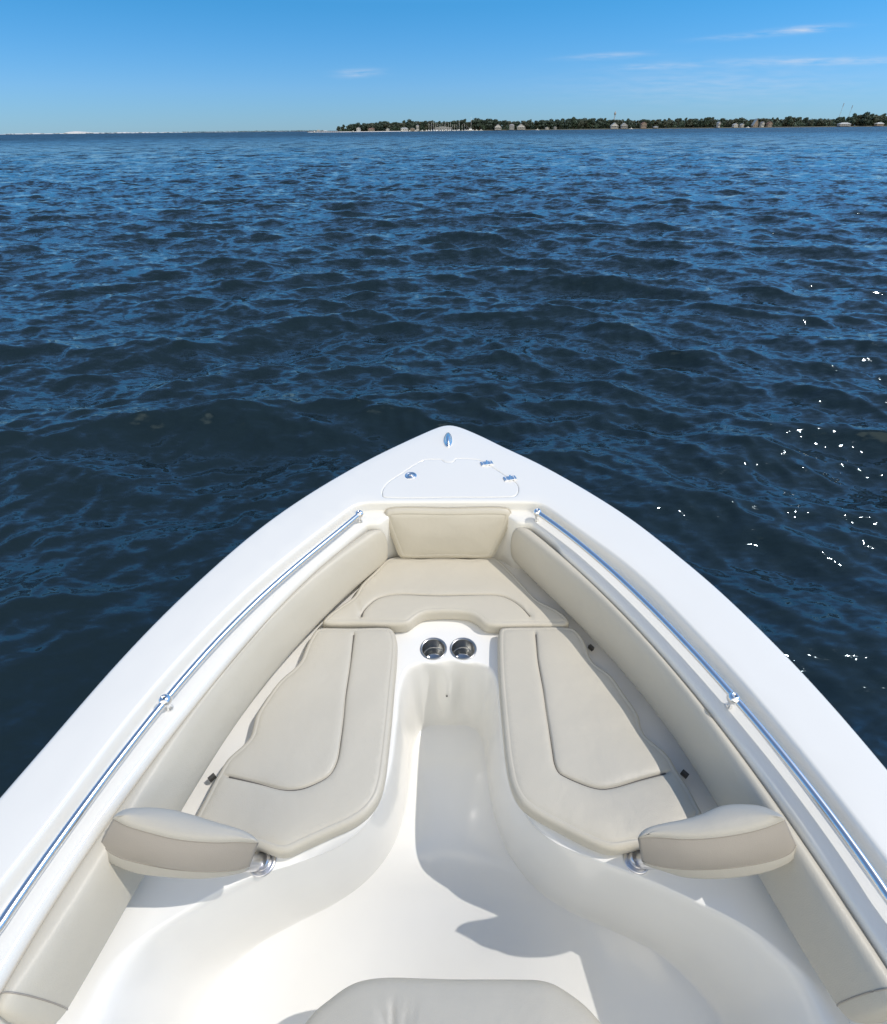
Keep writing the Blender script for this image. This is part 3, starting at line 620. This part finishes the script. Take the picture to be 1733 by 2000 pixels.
# flip-up lounge backrests at the aft corners of the seats
_P = P
def lounge_back(front, seam, low, bulge, base_px, lab):
    """each list runs from the inner end to the outer end"""
    n = 46; zt, zl, zb = -1.36, -1.425, -1.447; TILT = .065
    def PP(pts, z):
        m = len(pts); q = np.array(pts, float); s = np.clip(np.abs(q[:, 0] - base_px[0]) / 300, 0, 1); return np.array([_P(u, v, z + TILT * t) for (u, v), t in zip(pts, s)])
    fr = resample(catmull(PP(front, zt), 8), n=n); se = resample(catmull(PP(seam, zt), 8), n=n)
    lo = resample(catmull(PP(low, zl), 8), n=n); bu = resample(catmull(PP(bulge, zb), 8), n=n)
    ring = lambda a, b: np.vstack([a, b[::-1][1:-1]])
    tl = np.linspace(0, TILT, n); tr = np.r_[tl, tl[::-1][1:-1]]
    def z3(p2, z): return np.c_[p2, H + z + tr]
    def ringz(a, b, z): return z3(ring(a, b), z)
    rows = []
    tl_ = np.linspace(0, 1, n)
    c = ring(fr, se).mean(0)
    cen = (fr + se) / 2
    def inset(f, dz):
        a = cen + (fr - cen) * f; b = cen + (se - cen) * f
        s = .5 + .5 * f; a = c + (a - c) * (.85 + .15 * f); b = c + (b - c) * (.85 + .15 * f); return ringz(a, b, zt + dz)
    rows += [inset(.0, .0165), inset(.3, .0160), inset(.6, .0140), inset(.82, .0100), inset(.94, .005), ringz(fr, se, zt)]
    e0 = np.clip(1 - tl_ / .35, 0, 1)[:, None] ** 1.5; e1 = np.clip(1 - (1 - tl_) / .35, 0, 1)[:, None] ** 1.5
    frl = fr + (lo[0] - fr[0]) * e0 + (lo[-1] - fr[-1]) * e1
    frb = frl + (bu[0] - lo[0]) * e0 + (bu[-1] - lo[-1]) * e1
    bw = np.r_[np.zeros(n), np.sin(np.linspace(0, math.pi, n))[1:-1]][:, None]     # hidden front side follows the lean
    r0 = ring(fr, se); r2 = ring(frl, lo)
    nn = normals(r0, True, 4); sgn = 1 if area(r0) < 0 else -1
    rows.append(z3(r0 * .97 + r2 * .03 + sgn * nn * .0015 * bw, zt - .003))
    for t, b in ((.15, .005), (.35, .009), (.6, .010), (.85, .006)): rows.append(z3(r0 * (1 - t) + r2 * t + sgn * nn * b * bw, zt + (zl - zt) * t))
    rows.append(z3(r2, zl))
    r3 = ring(frb, bu); rows.append(z3(r3 + sgn * nn * .002, (zl + zb) / 2 - .002)); rows.append(z3(r3, zb - .008))
    cc = r3.mean(0)
    for f, z in ((.93, zb - .016), (.75, zb - .022), (.4, zb - .026), (.02, zb - .027)): rows.append(z3(cc + (r3 - cc) * f, z))
    V, Fc = strip(rows, closed=True); m_ = MB(); m_.add(V, Fc)
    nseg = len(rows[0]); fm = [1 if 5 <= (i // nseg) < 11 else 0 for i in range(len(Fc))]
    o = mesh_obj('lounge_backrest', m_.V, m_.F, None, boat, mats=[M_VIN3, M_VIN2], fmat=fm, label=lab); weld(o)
    for r in (rows[5], rows[11]):
        t = MB(); L_ = [tuple(p) for p in r[n - 1:]] + [tuple(r[0])]; t.tube(L_, .0011, 6); t.build('seam', M_STITCH, o)
    bx, by = P(*base_px, DECK); m2 = MB(); z0 = H + DECK
    m2.lathe((bx, by, z0), [(.036, 0), (.036, .004), (.034, .006), (.024, .007), (.0225, .006), (.022, .010), (.021, .022), (.0, .026)], 36)
    sg = 1 if bx > 0 else -1
    m2.tube([(bx, by, z0 + .008), (bx + sg * .012, by - .014, z0 + .04), (bx + sg * .03, by - .03, z0 + .085), (bx + sg * .055, by - .04, z0 + .12), (bx + sg * .09, by - .045, z0 + .15)], [.021, .020, .019, .018, .017], 24)
    for a in (R(-60), R(20), R(200), R(120)): m2.lathe((bx + .029 * math.cos(a), by + .029 * math.sin(a), z0 + .0055), [(.0035, 0), (.003, .0012), (0, .0005)], 10, mi=1)
    m2.build('mounting_base', [M_SATIN, M_RUB], o)
lounge_back([(505, 1645), (502, 1639), (494, 1632), (478, 1623), (455, 1615), (416, 1604), (381, 1593), (329, 1581), (284, 1578), (242, 1583), (226, 1594), (221, 1600)],
            [(505, 1645), (496, 1645.5), (467, 1644.5), (416, 1645), (346, 1639), (294, 1627), (250, 1614), (221, 1600)],
            [(487, 1690), (470, 1696), (461, 1698), (416, 1701), (346, 1697), (277, 1685), (228, 1671), (206, 1657), (197, 1645)],
            [(484, 1694), (478, 1698), (433, 1708), (381, 1712), (329, 1709), (263, 1701), (215, 1681), (199, 1662), (196, 1650)], (514, 1684),
            'beige flip-up backrest at the aft end of the left cushion')
lounge_back([(1246, 1637), (1249, 1630), (1258, 1621), (1272, 1615), (1295, 1609), (1335, 1601), (1369, 1591), (1402, 1577), (1436, 1572), (1486, 1576), (1520, 1591), (1533, 1602)],
            [(1246, 1637), (1262, 1635.5), (1285, 1635.5), (1335, 1639), (1385, 1637.5), (1436, 1631), (1486, 1620), (1518, 1609), (1533, 1602)],
            [(1254, 1681), (1270, 1687), (1291, 1692), (1335, 1697), (1385, 1697), (1436, 1693), (1486, 1685), (1527, 1674), (1548, 1663), (1555, 1650)],
            [(1258, 1684), (1271, 1690), (1295, 1697), (1335, 1709), (1385, 1713), (1440, 1710), (1480, 1704), (1520, 1693), (1547, 1677), (1556, 1656)], (1243, 1679),
            'beige flip-up backrest at the aft end of the right cushion')

# console seat and console under the photographer
SZ = -1.665
cs = PP([(585, 2010), (600, 1987), (616, 1969), (640, 1950), (665, 1931), (690, 1917), (720, 1909), (760, 1905.5), (820, 1907), (890, 1909), (960, 1909), (1019, 1909.5), (1055, 1911), (1082, 1918), (1110, 1934), (1141, 1957), (1165, 1981), (1186, 2010)], SZ)
cs = np.vstack([cs, [(.375, .05), (.37, -.10), (.34, -.16), (0, -.17), (-.34, -.16), (-.365, -.10), (-.375, .05)]])
csc = thing('console_seat_cushion', (0, .05, H + SZ - .1), 'puckered beige cushion with rounded front at the foot of the helm console', 'cushion')
yf = P(800, 1915, SZ)[1]
dn = []
for u, w_, d_ in ((736, .007, .003), (749, .005, .008), (760, .0035, .005), (769, .006, .010), (783, .004, .005), (797, .007, .006), (815, .008, .003)):
    a = P(u, 1938 + (u * 7) % 23, SZ); b = P(u + (768 - u) * .45, 2040, SZ); dn.append((a[0], a[1] - .01, b[0], b[1], w_, d_))
cushion('pad', csc, catmull(cs, 6, True), .10, flat(SZ), edge=.030, crown=.016, dents=dn, grid=.008, step=.006, seed=12, stitch=False)
e2 = resample(catmull(PP([(575, 2025), (597, 1994), (636, 1953), (667, 1931), (690, 1918)], SZ - .012), 8), .01)
e3 = resample(catmull(PP([(1082, 1919), (1112, 1937), (1143, 1960), (1172, 1994), (1190, 2025)], SZ - .012), 8), .01)
cb = MB(); cb.box((0, .03, H + (SOLE + SZ - .10) / 2), (.60, .36, SZ - .10 - SOLE)); cb.build('seat_pod', M_LIN, boat, smooth=False)
cb = MB(); cb.box((0, -.55, H - 1.50), (.78, .66, 1.04), taper=.94); cb.box((0, -.55, H - .96), (.70, .52, .04)); cb.build('console', M_GEL, boat, smooth=False)

# ================================================================== FAR SHORE
D1 = 1250.0
def WX(u, D=D1):
    dx = (u - CU) / F_PX; dy = -math.tan(TH); r = BF.to_3x3() @ (X0 * dx + F0 + U0 * math.tan(TH)); return r.x / r.y * D
PXM = 1.236 * D1    # metres per photo pixel of height = D/PXM
def hpx(n, D=D1): return n * D / 1545.0
M_LAND = mat('shore_ground', (.10, .095, .06), .9, var=(.05, .3)); M_SAND = mat('pale_sand', (.60, .59, .57), .9, var=(.02, .15))
M_BARK = mat('bark', (.10, .075, .055), .9)
M_LEAF = [mat('foliage_dark', (.050, .085, .062), .7, var=(.35, .55)), mat('foliage_mid', (.060, .10, .068), .7, var=(.35, .55)), mat('foliage_olive', (.075, .095, .065), .7, var=(.35, .5))]  # distance haze is mixed into these leaf colours, lighter and bluer
M_WHITE = mat('white_paint', (.50, .50, .49), .6); M_BOAT = mat('white_boat_paint', (.82, .82, .81), .3)
M_GREYW = mat('grey_siding', (.32, .33, .34), .7); M_TAN = mat('tan_siding', (.27, .22, .18), .7)
M_ROOF = mat('grey_shingle', (.22, .22, .23), .8); M_ROOFL = mat('light_metal_roof', (.38, .40, .40), .5); M_ROOFR = mat('brown_shingle', (.16, .09, .07), .8)
M_WIN = mat('window_glass', (.03, .04, .05), .1); M_WOOD = mat('weathered_wood', (.25, .22, .19), .9)
# land
def land(name, xs, y0s, y1, h, m):
    n = len(xs); rows = [np.c_[xs, np.array(y0s) - 3, np.full(n, -1.0)], np.c_[xs, y0s, np.full(n, .15)], np.c_[xs, np.array(y0s) + 6, np.full(n, h)], np.c_[xs, np.full(n, y1), np.full(n, h * 1.3)], np.c_[xs, np.full(n, y1 + 4), np.full(n, -1.)]]
    V, Fc = strip(rows, flip=True); o = mesh_obj(name, V, Fc, m); o['kind'] = 'structure'; weld(o); return o
xs = np.linspace(WX(648), WX(2300), 80); land('wooded_shore', xs, D1 - 4 + 7 * np.sin(xs / 60) + 3 * np.sin(xs / 17), D1 + 420, 1.1, M_LAND)
xs = np.linspace(WX(605), WX(800), 40); land('beach', xs, D1 - 22 + 3 * np.sin(xs / 25), D1 + 20, .75, M_SAND)
D2 = 6200.0
xs = np.linspace(WX(-900, D2), WX(640, D2), 220)
def dunes(u): return 3.5 + 12 * math.exp(-((u - 150) / 22) ** 2) + 9 * math.exp(-((u - 128) / 12) ** 2) + 4 * math.exp(-((u - 240) / 60) ** 2) + 4 * math.exp(-((u - 50) / 40) ** 2) + 1.5 * math.sin(u / 7.) + 1.2 * math.sin(u / 3.1)
us = np.linspace(-900, 640, 420); xs = np.array([WX(u, D2) for u in us]); hz = np.array([max(1.5, dunes(u)) for u in us])
rows = [np.c_[xs, np.full(len(xs), D2 - 20), np.full(len(xs), -1.)], np.c_[xs, np.full(len(xs), D2), hz * .35], np.c_[xs, np.full(len(xs), D2 + 60), hz], np.c_[xs, np.full(len(xs), D2 + 200), hz * .5], np.c_[xs, np.full(len(xs), D2 + 320), np.full(len(xs), -1.)]]
V, Fc = strip(rows, flip=True); o = mesh_obj('distant_dunes', V, Fc, M_SAND); o['kind'] = 'structure'
# far strip of scrub on the dunes: one mass
def tri_cloud(cen, rad, n, size, g):
    """n leaf clumps (small bent quads) scattered through an ellipsoid shell"""
    d = g.normal(size=(n, 3)); d /= np.linalg.norm(d, axis=1, keepdims=True); r = g.uniform(.55, 1.0, (n, 1)) ** .6
    p = np.asarray(cen) + d * r * np.asarray(rad)
    a = g.normal(size=(n, 3)); a /= np.linalg.norm(a, axis=1, keepdims=True); b = np.cross(a, d); b /= np.linalg.norm(b, axis=1, keepdims=True) + 1e-9
    s = size * g.uniform(.5, 1.4, (n, 1)); V = np.stack([p - a * s, p + b * s * .8, p + a * s, p - b * s * .8], 1).reshape(-1, 3)
    return V, np.arange(4 * n).reshape(n, 4)
g = np.random.default_rng(3); m_ = MB()
for u in np.arange(-700, 632, 1.7):
    dens = .25 if u < 330 else (.55 if u < 480 else .95)
    if g.random() > dens: continue
    hh = g.uniform(3, 7) if u < 330 else g.uniform(5, 11)
    V, Fc = tri_cloud((WX(u, D2), D2 - 8 + g.uniform(-5, 5), hh * .45), (8, 5, hh * .55), 16, 2.6, g); m_.add(V, Fc)
o = m_.build('distant_scrub', M_LEAF[0], None, smooth=False); props(o, 'thin dark line of scrub along the far shore at the horizon on the left', 'scrub', kind='stuff')
# undergrowth along the wooded shore
m_ = MB()
for u in np.arange(656, 2100, 1.1):
    hh = g.uniform(6, 13.5) * np.clip((u - 640) / 80, .4, 1); V, Fc = tri_cloud((WX(u), D1 + g.uniform(22, 80), hh * .5), (5, 4, hh * .6), 44, 1.3, g); m_.add(V, Fc)
o = m_.build('undergrowth', M_LEAF[1], None, smooth=False); props(o, 'low dark undergrowth at the foot of the shoreline trees', 'undergrowth', kind='stuff')

# trees: six prototypes
def proto_tree(kind, g, seed):
    """unit-ish tree of height 1 (z 0..1)"""
    t = thing('broadleaf_tree' if kind else 'pine_tree', (0, 0, 0), '-', 'tree', boat=False)
    m_ = MB(); m_.tube([(0, 0, -.02), (.008, .004, .3), (-.006, .01, .6), (.004, 0, .86)], [.026, .020, .013, .005], 7)
    cr = MB(); V, Fc = [], []
    lobes = []
    nl = 9 if kind == 0 else 13
    for i in range(nl):
        a = g.uniform(0, 6.28); 
        if kind == 0: zc = g.uniform(.55, .92); rr = g.uniform(.02, .20) * (1.25 - zc) * 1.9; R_ = g.uniform(.10, .15)
        else: zc = g.uniform(.25, .84); rr = g.uniform(.05, .30) * math.sqrt(max(.1, 1 - ((zc - .5) / .5) ** 2)); R_ = g.uniform(.13, .20)
        lobes.append((rr * math.cos(a), rr * math.sin(a), zc, R_))
    for x, y, z, R_ in lobes:
        V, Fc = tri_cloud((x, y, z), (R_ * 1.15, R_ * 1.15, R_ * .8), 60, R_ * .30, g); cr.add(V, Fc)
        V, Fc = tri_cloud((x, y, z), (R_ * .8, R_ * .8, R_ * .6), 30, R_ * .42, g); cr.add(V, Fc)
        m_.tube([(0, 0, z * .62), (x * .5, y * .5, z * .82), (x, y, z)], [.010, .007, .003], 5)
    m_.build('trunk', M_BARK, t); cr.build('crown', M_LEAF[seed % 3], t, smooth=False)
    return t
protos = [proto_tree(0 if i < 2 else 1, g, i) for i in range(6)]
used = [False] * 6
def copy_tree(root):
    r = root.copy(); COL.objects.link(r)
    for ch in root.children:
        c = ch.copy(); COL.objects.link(c); c.parent = r
    return r
TL = ['dark pine', 'open-crowned pine', 'dark round tree', 'mid green tree', 'olive bushy tree', 'dense broad tree']
LM = [(700, 'the small white house at the left tip'), (725, 'the long brown-roofed house'), (757, 'the low white hut'), (790, 'the leftmost marina shed'), (806, 'the tan marina shed'), (816, 'the tall marina office'), (850, 'the left marina masts'), (885, 'the middle marina masts'), (918, 'the tallest marina mast'), (945, 'the right end of the marina'),
      (973, 'the white porch house by the marina'), (1000, 'the dark-roofed grey house'), (1018, 'the wide white house'), (1050, 'the lone motorboat'), (1069, 'the tiny boathouse'), (1085, 'the small grey shed'), (1120, 'the tall wood left of the water tower'), (1160, 'the gap left of the two-winged house'), (1197, 'the water tower'), (1219, 'the pale-roofed grey house'), (1257, 'the brown house'), (1281, 'the low pavilion'), (1310, 'the dense wood right of the pavilion'), (1345, 'the unbroken middle of the right wood'), (1378, 'the gap left of the narrow white house'),
      (1403, 'the narrow white house'), (1436, 'the small white waterside house'), (1449, 'the white boathouse'), (1474, 'the steep gable'), (1488, 'the slim white house'), (1502, 'the tan house'), (1530, 'the wood right of the tan house'), (1560, 'the even treetops left of the masts'), (1595, 'the low wood left of the masts'), (1630, 'the left radio mast'), (1648, 'the right radio mast'), (1692, 'the tallest broad tree'), (1716, 'the low tan house'), (1760, 'the far right end of the wood')]
LMX = np.array([a for a, b in LM])
def place(i, x, y, hh, wd, label=None, z=.8):
    if not used[i]: t = protos[i]; used[i] = True
    else: t = copy_tree(protos[i])
    t.location = (x, y, z); t.rotation_euler = (0, 0, g.uniform(0, 6.28)); t.scale = (hh * wd, hh * wd, hh)
    props(t, label or (TL[i] + ' at ' + LM[int(np.argmin(abs(LMX - cur_u)))][1]), 'tree', None if label else 'trees along the far wooded shore'); return t
HU = [640, 652, 700, 760, 815, 860, 925, 1010, 1100, 1125, 1200, 1240, 1320, 1400, 1430, 1450, 1500, 1550, 1620, 1655, 1690, 1715, 1733, 1800, 1900, 2100]
HH = [10, 13, 18, 21, 24, 20, 24, 21, 22, 25, 20, 21, 20, 22, 19, 20, 20, 22, 18, 19, 27, 23, 26, 22, 21, 21]
u = 655.0
while u < 1840:
    cur_u = u; hp = np.interp(u, HU, HH) * g.uniform(.80, 1.05); row = g.choice([0, 1])
    i = int(g.choice(6, p=[.12, .12, .2, .2, .16, .2])); place(i, WX(u), D1 + 26 + row * 22 + g.uniform(-6, 6), hpx(hp), g.uniform(1.05, 1.45) * (1.0 if i > 1 else .8))
    u += g.uniform(3.1, 5.4)
place(3, WX(1692), D1 + 12, hpx(29), 1.25, 'tallest broad tree of the far shore near the right edge')
place(2, WX(727) , D1 + 14, hpx(15), 1.2, 'squat dark tree right behind the pale beach')

# houses
def house(u, w_, h_, wall, roof, label, dep=9, D=D1 - 1, gable=True, porch=False, roofh=None, zb=1.0):
    x = WX(u, D); t = thing('house', (x, D, zb), label, 'house', boat=False)
    rh = roofh or h_ * .55
    m_ = MB(); m_.box((x, D + dep / 2, zb + h_ / 2), (w_, dep, h_))
    if gable: m_.add([(x - w_ / 2, D - .001, zb + h_), (x + w_ / 2, D - .001, zb + h_), (x, D - .001, zb + h_ + rh - .15)], [(0, 1, 2)])
    m_.build('wall', wall, t, smooth=False)
    r = MB(); o_ = .7
    if gable:
        for s in (-1, 1):
            a = (x + s * (w_ / 2 + o_), zb + h_ - rh * .15); b = (x, zb + h_ + rh)
            V = [(a[0], D - o_, a[1]), (b[0], D - o_, b[1]), (b[0], D + dep + o_, b[1]), (a[0], D + dep + o_, a[1])]; V += [(p[0], p[1], p[2] + .3) for p in V]
            r.add(V, [(0, 1, 2, 3), (4, 5, 6, 7), (0, 1, 5, 4), (1, 2, 6, 5), (2, 3, 7, 6), (3, 0, 4, 7)])
    else:
        V = [(x - w_ / 2 - o_, D - o_, zb + h_), (x + w_ / 2 + o_, D - o_, zb + h_), (x + w_ / 2 + o_, D + dep + o_, zb + h_), (x - w_ / 2 - o_, D + dep + o_, zb + h_), (x - w_ / 4, D + dep / 2, zb + h_ + rh), (x + w_ / 4, D + dep / 2, zb + h_ + rh)]
        r.add(V, [(0, 1, 5, 4), (1, 2, 5), (2, 3, 4, 5), (3, 0, 4), (0, 3, 2, 1)])
    r.build('roof', roof, t, smooth=False)
    nw = max(2, int(w_ / 3.2))
    for k in range(nw):
        wm = MB(); wx = x - w_ / 2 + (k + .5) * w_ / nw; wm.box((wx, D - .05, zb + h_ * .55), (1.3, .12, h_ * .42)); wm.build('window', M_WIN, t, smooth=False)
    if porch:
        pm = MB()
        for k in range(5): pm.box((x - w_ / 2 + k * w_ / 4, D - 2.5, zb + h_ * .4), (.35, .35, h_ * .8))
        pm.box((x, D - 1.3, zb + h_ * .82), (w_ + 1, 3, .3)); pm.build('porch', M_WHITE, t, smooth=False)
house(973, 12, 4.6, M_WHITE, M_ROOFL, 'white house with pale gable roof on the shore, nearest the marina masts', roofh=4.2, porch=True)
house(1000, 9, 6.5, M_GREYW, M_ROOF, 'grey house with dark roof between the two white gabled houses', roofh=2.5, gable=False)
house(1018, 15, 4.6, M_WHITE, M_ROOFL, 'wide white house with pale gable roof to the right of the grey house', roofh=4.2, porch=True)
house(1069, 6, 2.2, M_WHITE, M_ROOFL, 'tiny white boathouse at the water right of the wide white house', roofh=1.2)
house(1085, 5, 3, M_GREYW, M_ROOF, 'small grey shed among the trees beside the tiny boathouse', roofh=1.4)
house(1200, 13, 5, M_WHITE, M_ROOFL, 'white two-winged house with grey roof below the water tower', roofh=4, porch=True)
house(1219, 11, 5, M_GREYW, M_ROOFL, 'grey house with pale roof just right of the two-winged white house', roofh=3.6, porch=True)
house(1257, 10, 7, M_TAN, M_ROOFR, 'brown house with brown roof in the trees right of the pale pair', roofh=3)
house(1281, 8, 2.2, M_GREYW, M_ROOFL, 'low pavilion with bright flat roof at the water', roofh=.9, gable=False)
house(1403, 4, 7, M_WHITE, M_ROOFL, 'narrow white house tall among the trees right of centre', roofh=2)
house(1436, 8, 4, M_WHITE, M_ROOFL, 'small white house at the water left of the steep gable', roofh=2)
house(1449, 5, 3.6, M_WHITE, M_ROOFL, 'white boathouse between the small white house and the steep gable', roofh=2)
house(1474, 9, 4, M_TAN, M_ROOFL, 'house with steep pale green gable roof on the right shore', roofh=9)
house(1488, 5, 6, M_WHITE, M_ROOF, 'slim white house just right of the steep gable', roofh=2.4)
house(1502, 8, 5.5, M_TAN, M_ROOFR, 'tan house with brown roof right of the slim white house', roofh=3)
house(1648, 22, 3.5, M_GREYW, M_ROOFL, 'long grey house with pale roof left of the tallest tree', roofh=2.4, gable=False)
house(1716, 14, 3.2, M_TAN, M_ROOFL, 'low tan house with pale roof near the right edge of the shore', roofh=2.4, gable=False)
for k, (u, w_, h_, wl, rf, lb) in enumerate(((700, 7, 4.5, M_WHITE, M_ROOF, 'small white house at the left tip of the wood'), (725, 12, 3.5, M_TAN, M_ROOFR, 'long brown-roofed house behind the beach'), (757, 6, 2.5, M_WHITE, M_ROOFL, 'low white hut left of the marina sheds'),
        (790, 14, 3.6, M_WHITE, M_ROOFL, 'white marina shed furthest left'), (806, 9, 3.0, M_TAN, M_ROOFL, 'tan marina shed between two white sheds'), (816, 5, 7.5, M_WHITE, M_ROOF, 'tall narrow white marina office'), (866, 34, 4.6, M_GREYW, M_ROOFL, 'long white-roofed boat store behind the moored sailboats'))):
    house(u, w_, h_, wl, rf, lb, roofh=1.6, gable=(k % 2 == 0), D=D1 + (4 if k == 6 else -2))

# moored sailboats
def sailboat(label):
    t = thing('sailboat', (0, 0, 0), label, 'sailboat', 'sailboats moored in the marina', boat=False)
    m_ = MB(); rows = []
    for z, s in ((-.3, .55), (.3, .85), (1.1, 1.0)):
        a = np.linspace(-1, 1, 17); half = 1.5 * s * (1 - np.abs(a) ** 2.6 * np.where(a > 0, 1, .35)); rows.append(np.c_[np.r_[a, a[::-1]] * 5.0 * (.9 + .1 * s), np.r_[half, -half[::-1]], np.full(34, z)])
    V, Fc = strip(rows, closed=True); m_.add(V, Fc); b = len(m_.V); m_.V += [tuple(p) for p in rows[-1]]; m_.F.append(tuple(range(b, b + 34)))
    m_.build('hull', M_BOAT, t, smooth=False)
    m_ = MB(); m_.box((-.3, 0, 1.5), (4.2, 1.7, .9), taper=.8); m_.build('cabin', M_BOAT, t, smooth=False)
    m_ = MB(); m_.tube([(.6, 0, 1), (.6, 0, 12.5)], [.16, .10], 8); m_.build('mast', M_BOAT, t)
    m_ = MB(); m_.tube([(.6, 0, 2.6), (-3.8, 0, 2.7)], [.22, .16], 8); m_.build('boom', M_GREYW, t)
    return t
sb = sailboat('moored white sailboat with bare mast among the marina masts'); first = True
ORD = 'first second third fourth fifth sixth seventh eighth ninth tenth eleventh twelfth thirteenth fourteenth fifteenth sixteenth seventeenth eighteenth'.split()
su = [838, 843, 847, 852, 855, 860, 864, 868, 871, 876, 880, 884, 888, 893, 897, 903, 908, 912]
for k, u in enumerate(su):
    t = sb if first else copy_tree(sb); first = False
    t['label'] = ORD[k] + ' bare-masted white sailboat from the left in the marina row'
    D = D1 - 34 + (k % 3) * 9; s = g.uniform(.75, 1.15); t.location = (WX(u, D), D, 0); t.rotation_euler = (0, 0, R(90) + g.uniform(-.5, .5)); t.scale = (s, s, s * g.uniform(.85, 1.2))
t = copy_tree(sb); t.location = (WX(919.5, D1 - 36), D1 - 36, 0); t.scale = (1.3, 1.3, 1.65); t.rotation_euler = (0, 0, .2); t['label'] = 'tallest-masted white sailboat at the right end of the marina'
def motorboat(label):
    t = thing('motorboat', (0, 0, 0), label, 'motorboat', 'small motorboats along the far shore', boat=False)
    m_ = MB(); rows = []
    for z, s in ((-.2, .6), (.4, .9), (.9, 1.0)):
        a = np.linspace(-1, 1, 13); half = 1.2 * s * (1 - np.clip(a, 0, 1) ** 2.4); half[0] = 1.1 * s; rows.append(np.c_[np.r_[a, a[::-1]] * 3.4, np.r_[half, -half[::-1]], np.full(26, z)])
    V, Fc = strip(rows, closed=True); m_.add(V, Fc); b = len(m_.V); m_.V += [tuple(p) for p in rows[-1]]; m_.F.append(tuple(range(b, b + 26))); m_.build('hull', M_BOAT, t, smooth=False)
    m_ = MB(); m_.box((0, 0, 1.4), (1.6, 1.2, 1.0), taper=.8); m_.box((0, 0, 2.5), (2.4, 1.6, .12))
    for sx in (-.9, .9):
        for sy in (-.6, .6): m_.box((sx, sy, 2.0), (.08, .08, 1.1))
    m_.build('cabin', M_BOAT, t, smooth=False); return t
mb0 = motorboat('small white motorboat lying off the far shore'); f2 = True
for u, D, lb in ((690, D1 - 60, 'small white motorboat off the beach left of the wood'), (614, D1 - 70, 'white motorboat furthest left, off the end of the pier'), (785, D1 - 45, None), (800, D1 - 42, None), (812, D1 - 45, None), (825, D1 - 40, None), (833, D1 - 46, None), (931, D1 - 40, None), (940, D1 - 44, None), (1050, D1 - 34, 'lone white motorboat in front of the trees between the white houses'), (1233, D1 - 34, 'white motorboat moored right of the grey pale-roofed house'), (1460, D1 - 30, 'white motorboat moored below the steep gable')):
    t = mb0 if f2 else copy_tree(mb0); f2 = False
    t.location = (WX(u, D), D, 0); t.rotation_euler = (0, 0, g.uniform(-.4, .4) + (math.pi if g.random() < .5 else 0)); 
    if not lb:
        side = 'left' if u < 840 else 'right'; k_ = [785, 800, 812, 825, 833].index(u) if u < 840 else [931, 940].index(u)
        lb = ORD[k_] + ' small white motorboat from the left among the berths ' + side + ' of the sailboats'
    t['label'] = lb
# pier at the left of the point
t = thing('pier', (WX(625), D1 - 30, 0), 'low wooden pier reaching left from the beach', 'pier', boat=False)
m_ = MB(); x0, x1 = WX(600, D1 - 30), WX(660, D1 - 30); m_.box(((x0 + x1) / 2, D1 - 30, 1.5), (x1 - x0, 2.4, .3)); m_.build('deck', M_WOOD, t, smooth=False)
m_ = MB()
for x in np.arange(x0, x1, 3.5):
    for dy in (-1, 1): m_.box((x, D1 - 30 + dy, .8), (.35, .35, 3.4))
o = m_.build('piling', M_WOOD, t, smooth=False)
m_ = MB(); m_.box((WX(622, D1 - 30), D1 - 30, 2.9), (5, 2, 2.2)); m_.build('hut', M_WHITE, t, smooth=False)
# water tower and masts
def mast(u, topv_px, label, D=D1 + 120, wd=.8, name='radio_mast'):
    x = WX(u, D); hh = hpx(topv_px, D); t = thing(name, (x, D, 1), label, 'mast', boat=False)
    m_ = MB()
    for sx, sy in ((-1, -1), (1, -1), (0, 1)): m_.tube([(x + sx * wd, D + sy * wd, 0), (x + sx * wd * .3, D + sy * wd * .3, hh)], .09, 6)
    for z in np.arange(2, hh, 2.2):
        f = 1 - .65 * z / hh; m_.tube([(x - wd * f, D - wd * f, z), (x + wd * f, D - wd * f, z + 1.4)], .09, 5)
    m_.build('lattice', M_GREYW, t)
    m_ = MB(); m_.box((x, D, hh), (wd * 1.1, wd * 1.1, hh * .16)); m_.build('antenna', M_GREYW, t, smooth=False)
mast(1630, 42, 'thin radio mast left of the other mast above the right-hand trees')
mast(1648, 38, 'thin radio mast right of the other mast above the right-hand trees')
D = D1 + 90; x = WX(1197, D); t = thing('water_tower', (x, D, 1), 'slender water tower rising above the trees right of centre', 'water tower', boat=False)
m_ = MB(); hh = hpx(30, D)
for a in range(4): m_.tube([(x + 1.3 * math.cos(a * 1.57), D + 1.3 * math.sin(a * 1.57), 0), (x + 1.0 * math.cos(a * 1.57), D + 1.0 * math.sin(a * 1.57), hh)], .22, 6)
m_.build('leg', M_GREYW, t)
m_ = MB(); m_.lathe((x, D, hh), [(.0, -2.6), (1.6, -2.2), (2.3, -1), (2.3, 1.0), (1.2, 2.4), (.1, 4.4), (0, 4.5)], 14); m_.build('tank', M_GREYW, t)
for i in range(6):
    if not used[i]: 
        for c in list(protos[i].children): bpy.data.objects.remove(c)
        bpy.data.objects.remove(protos[i])
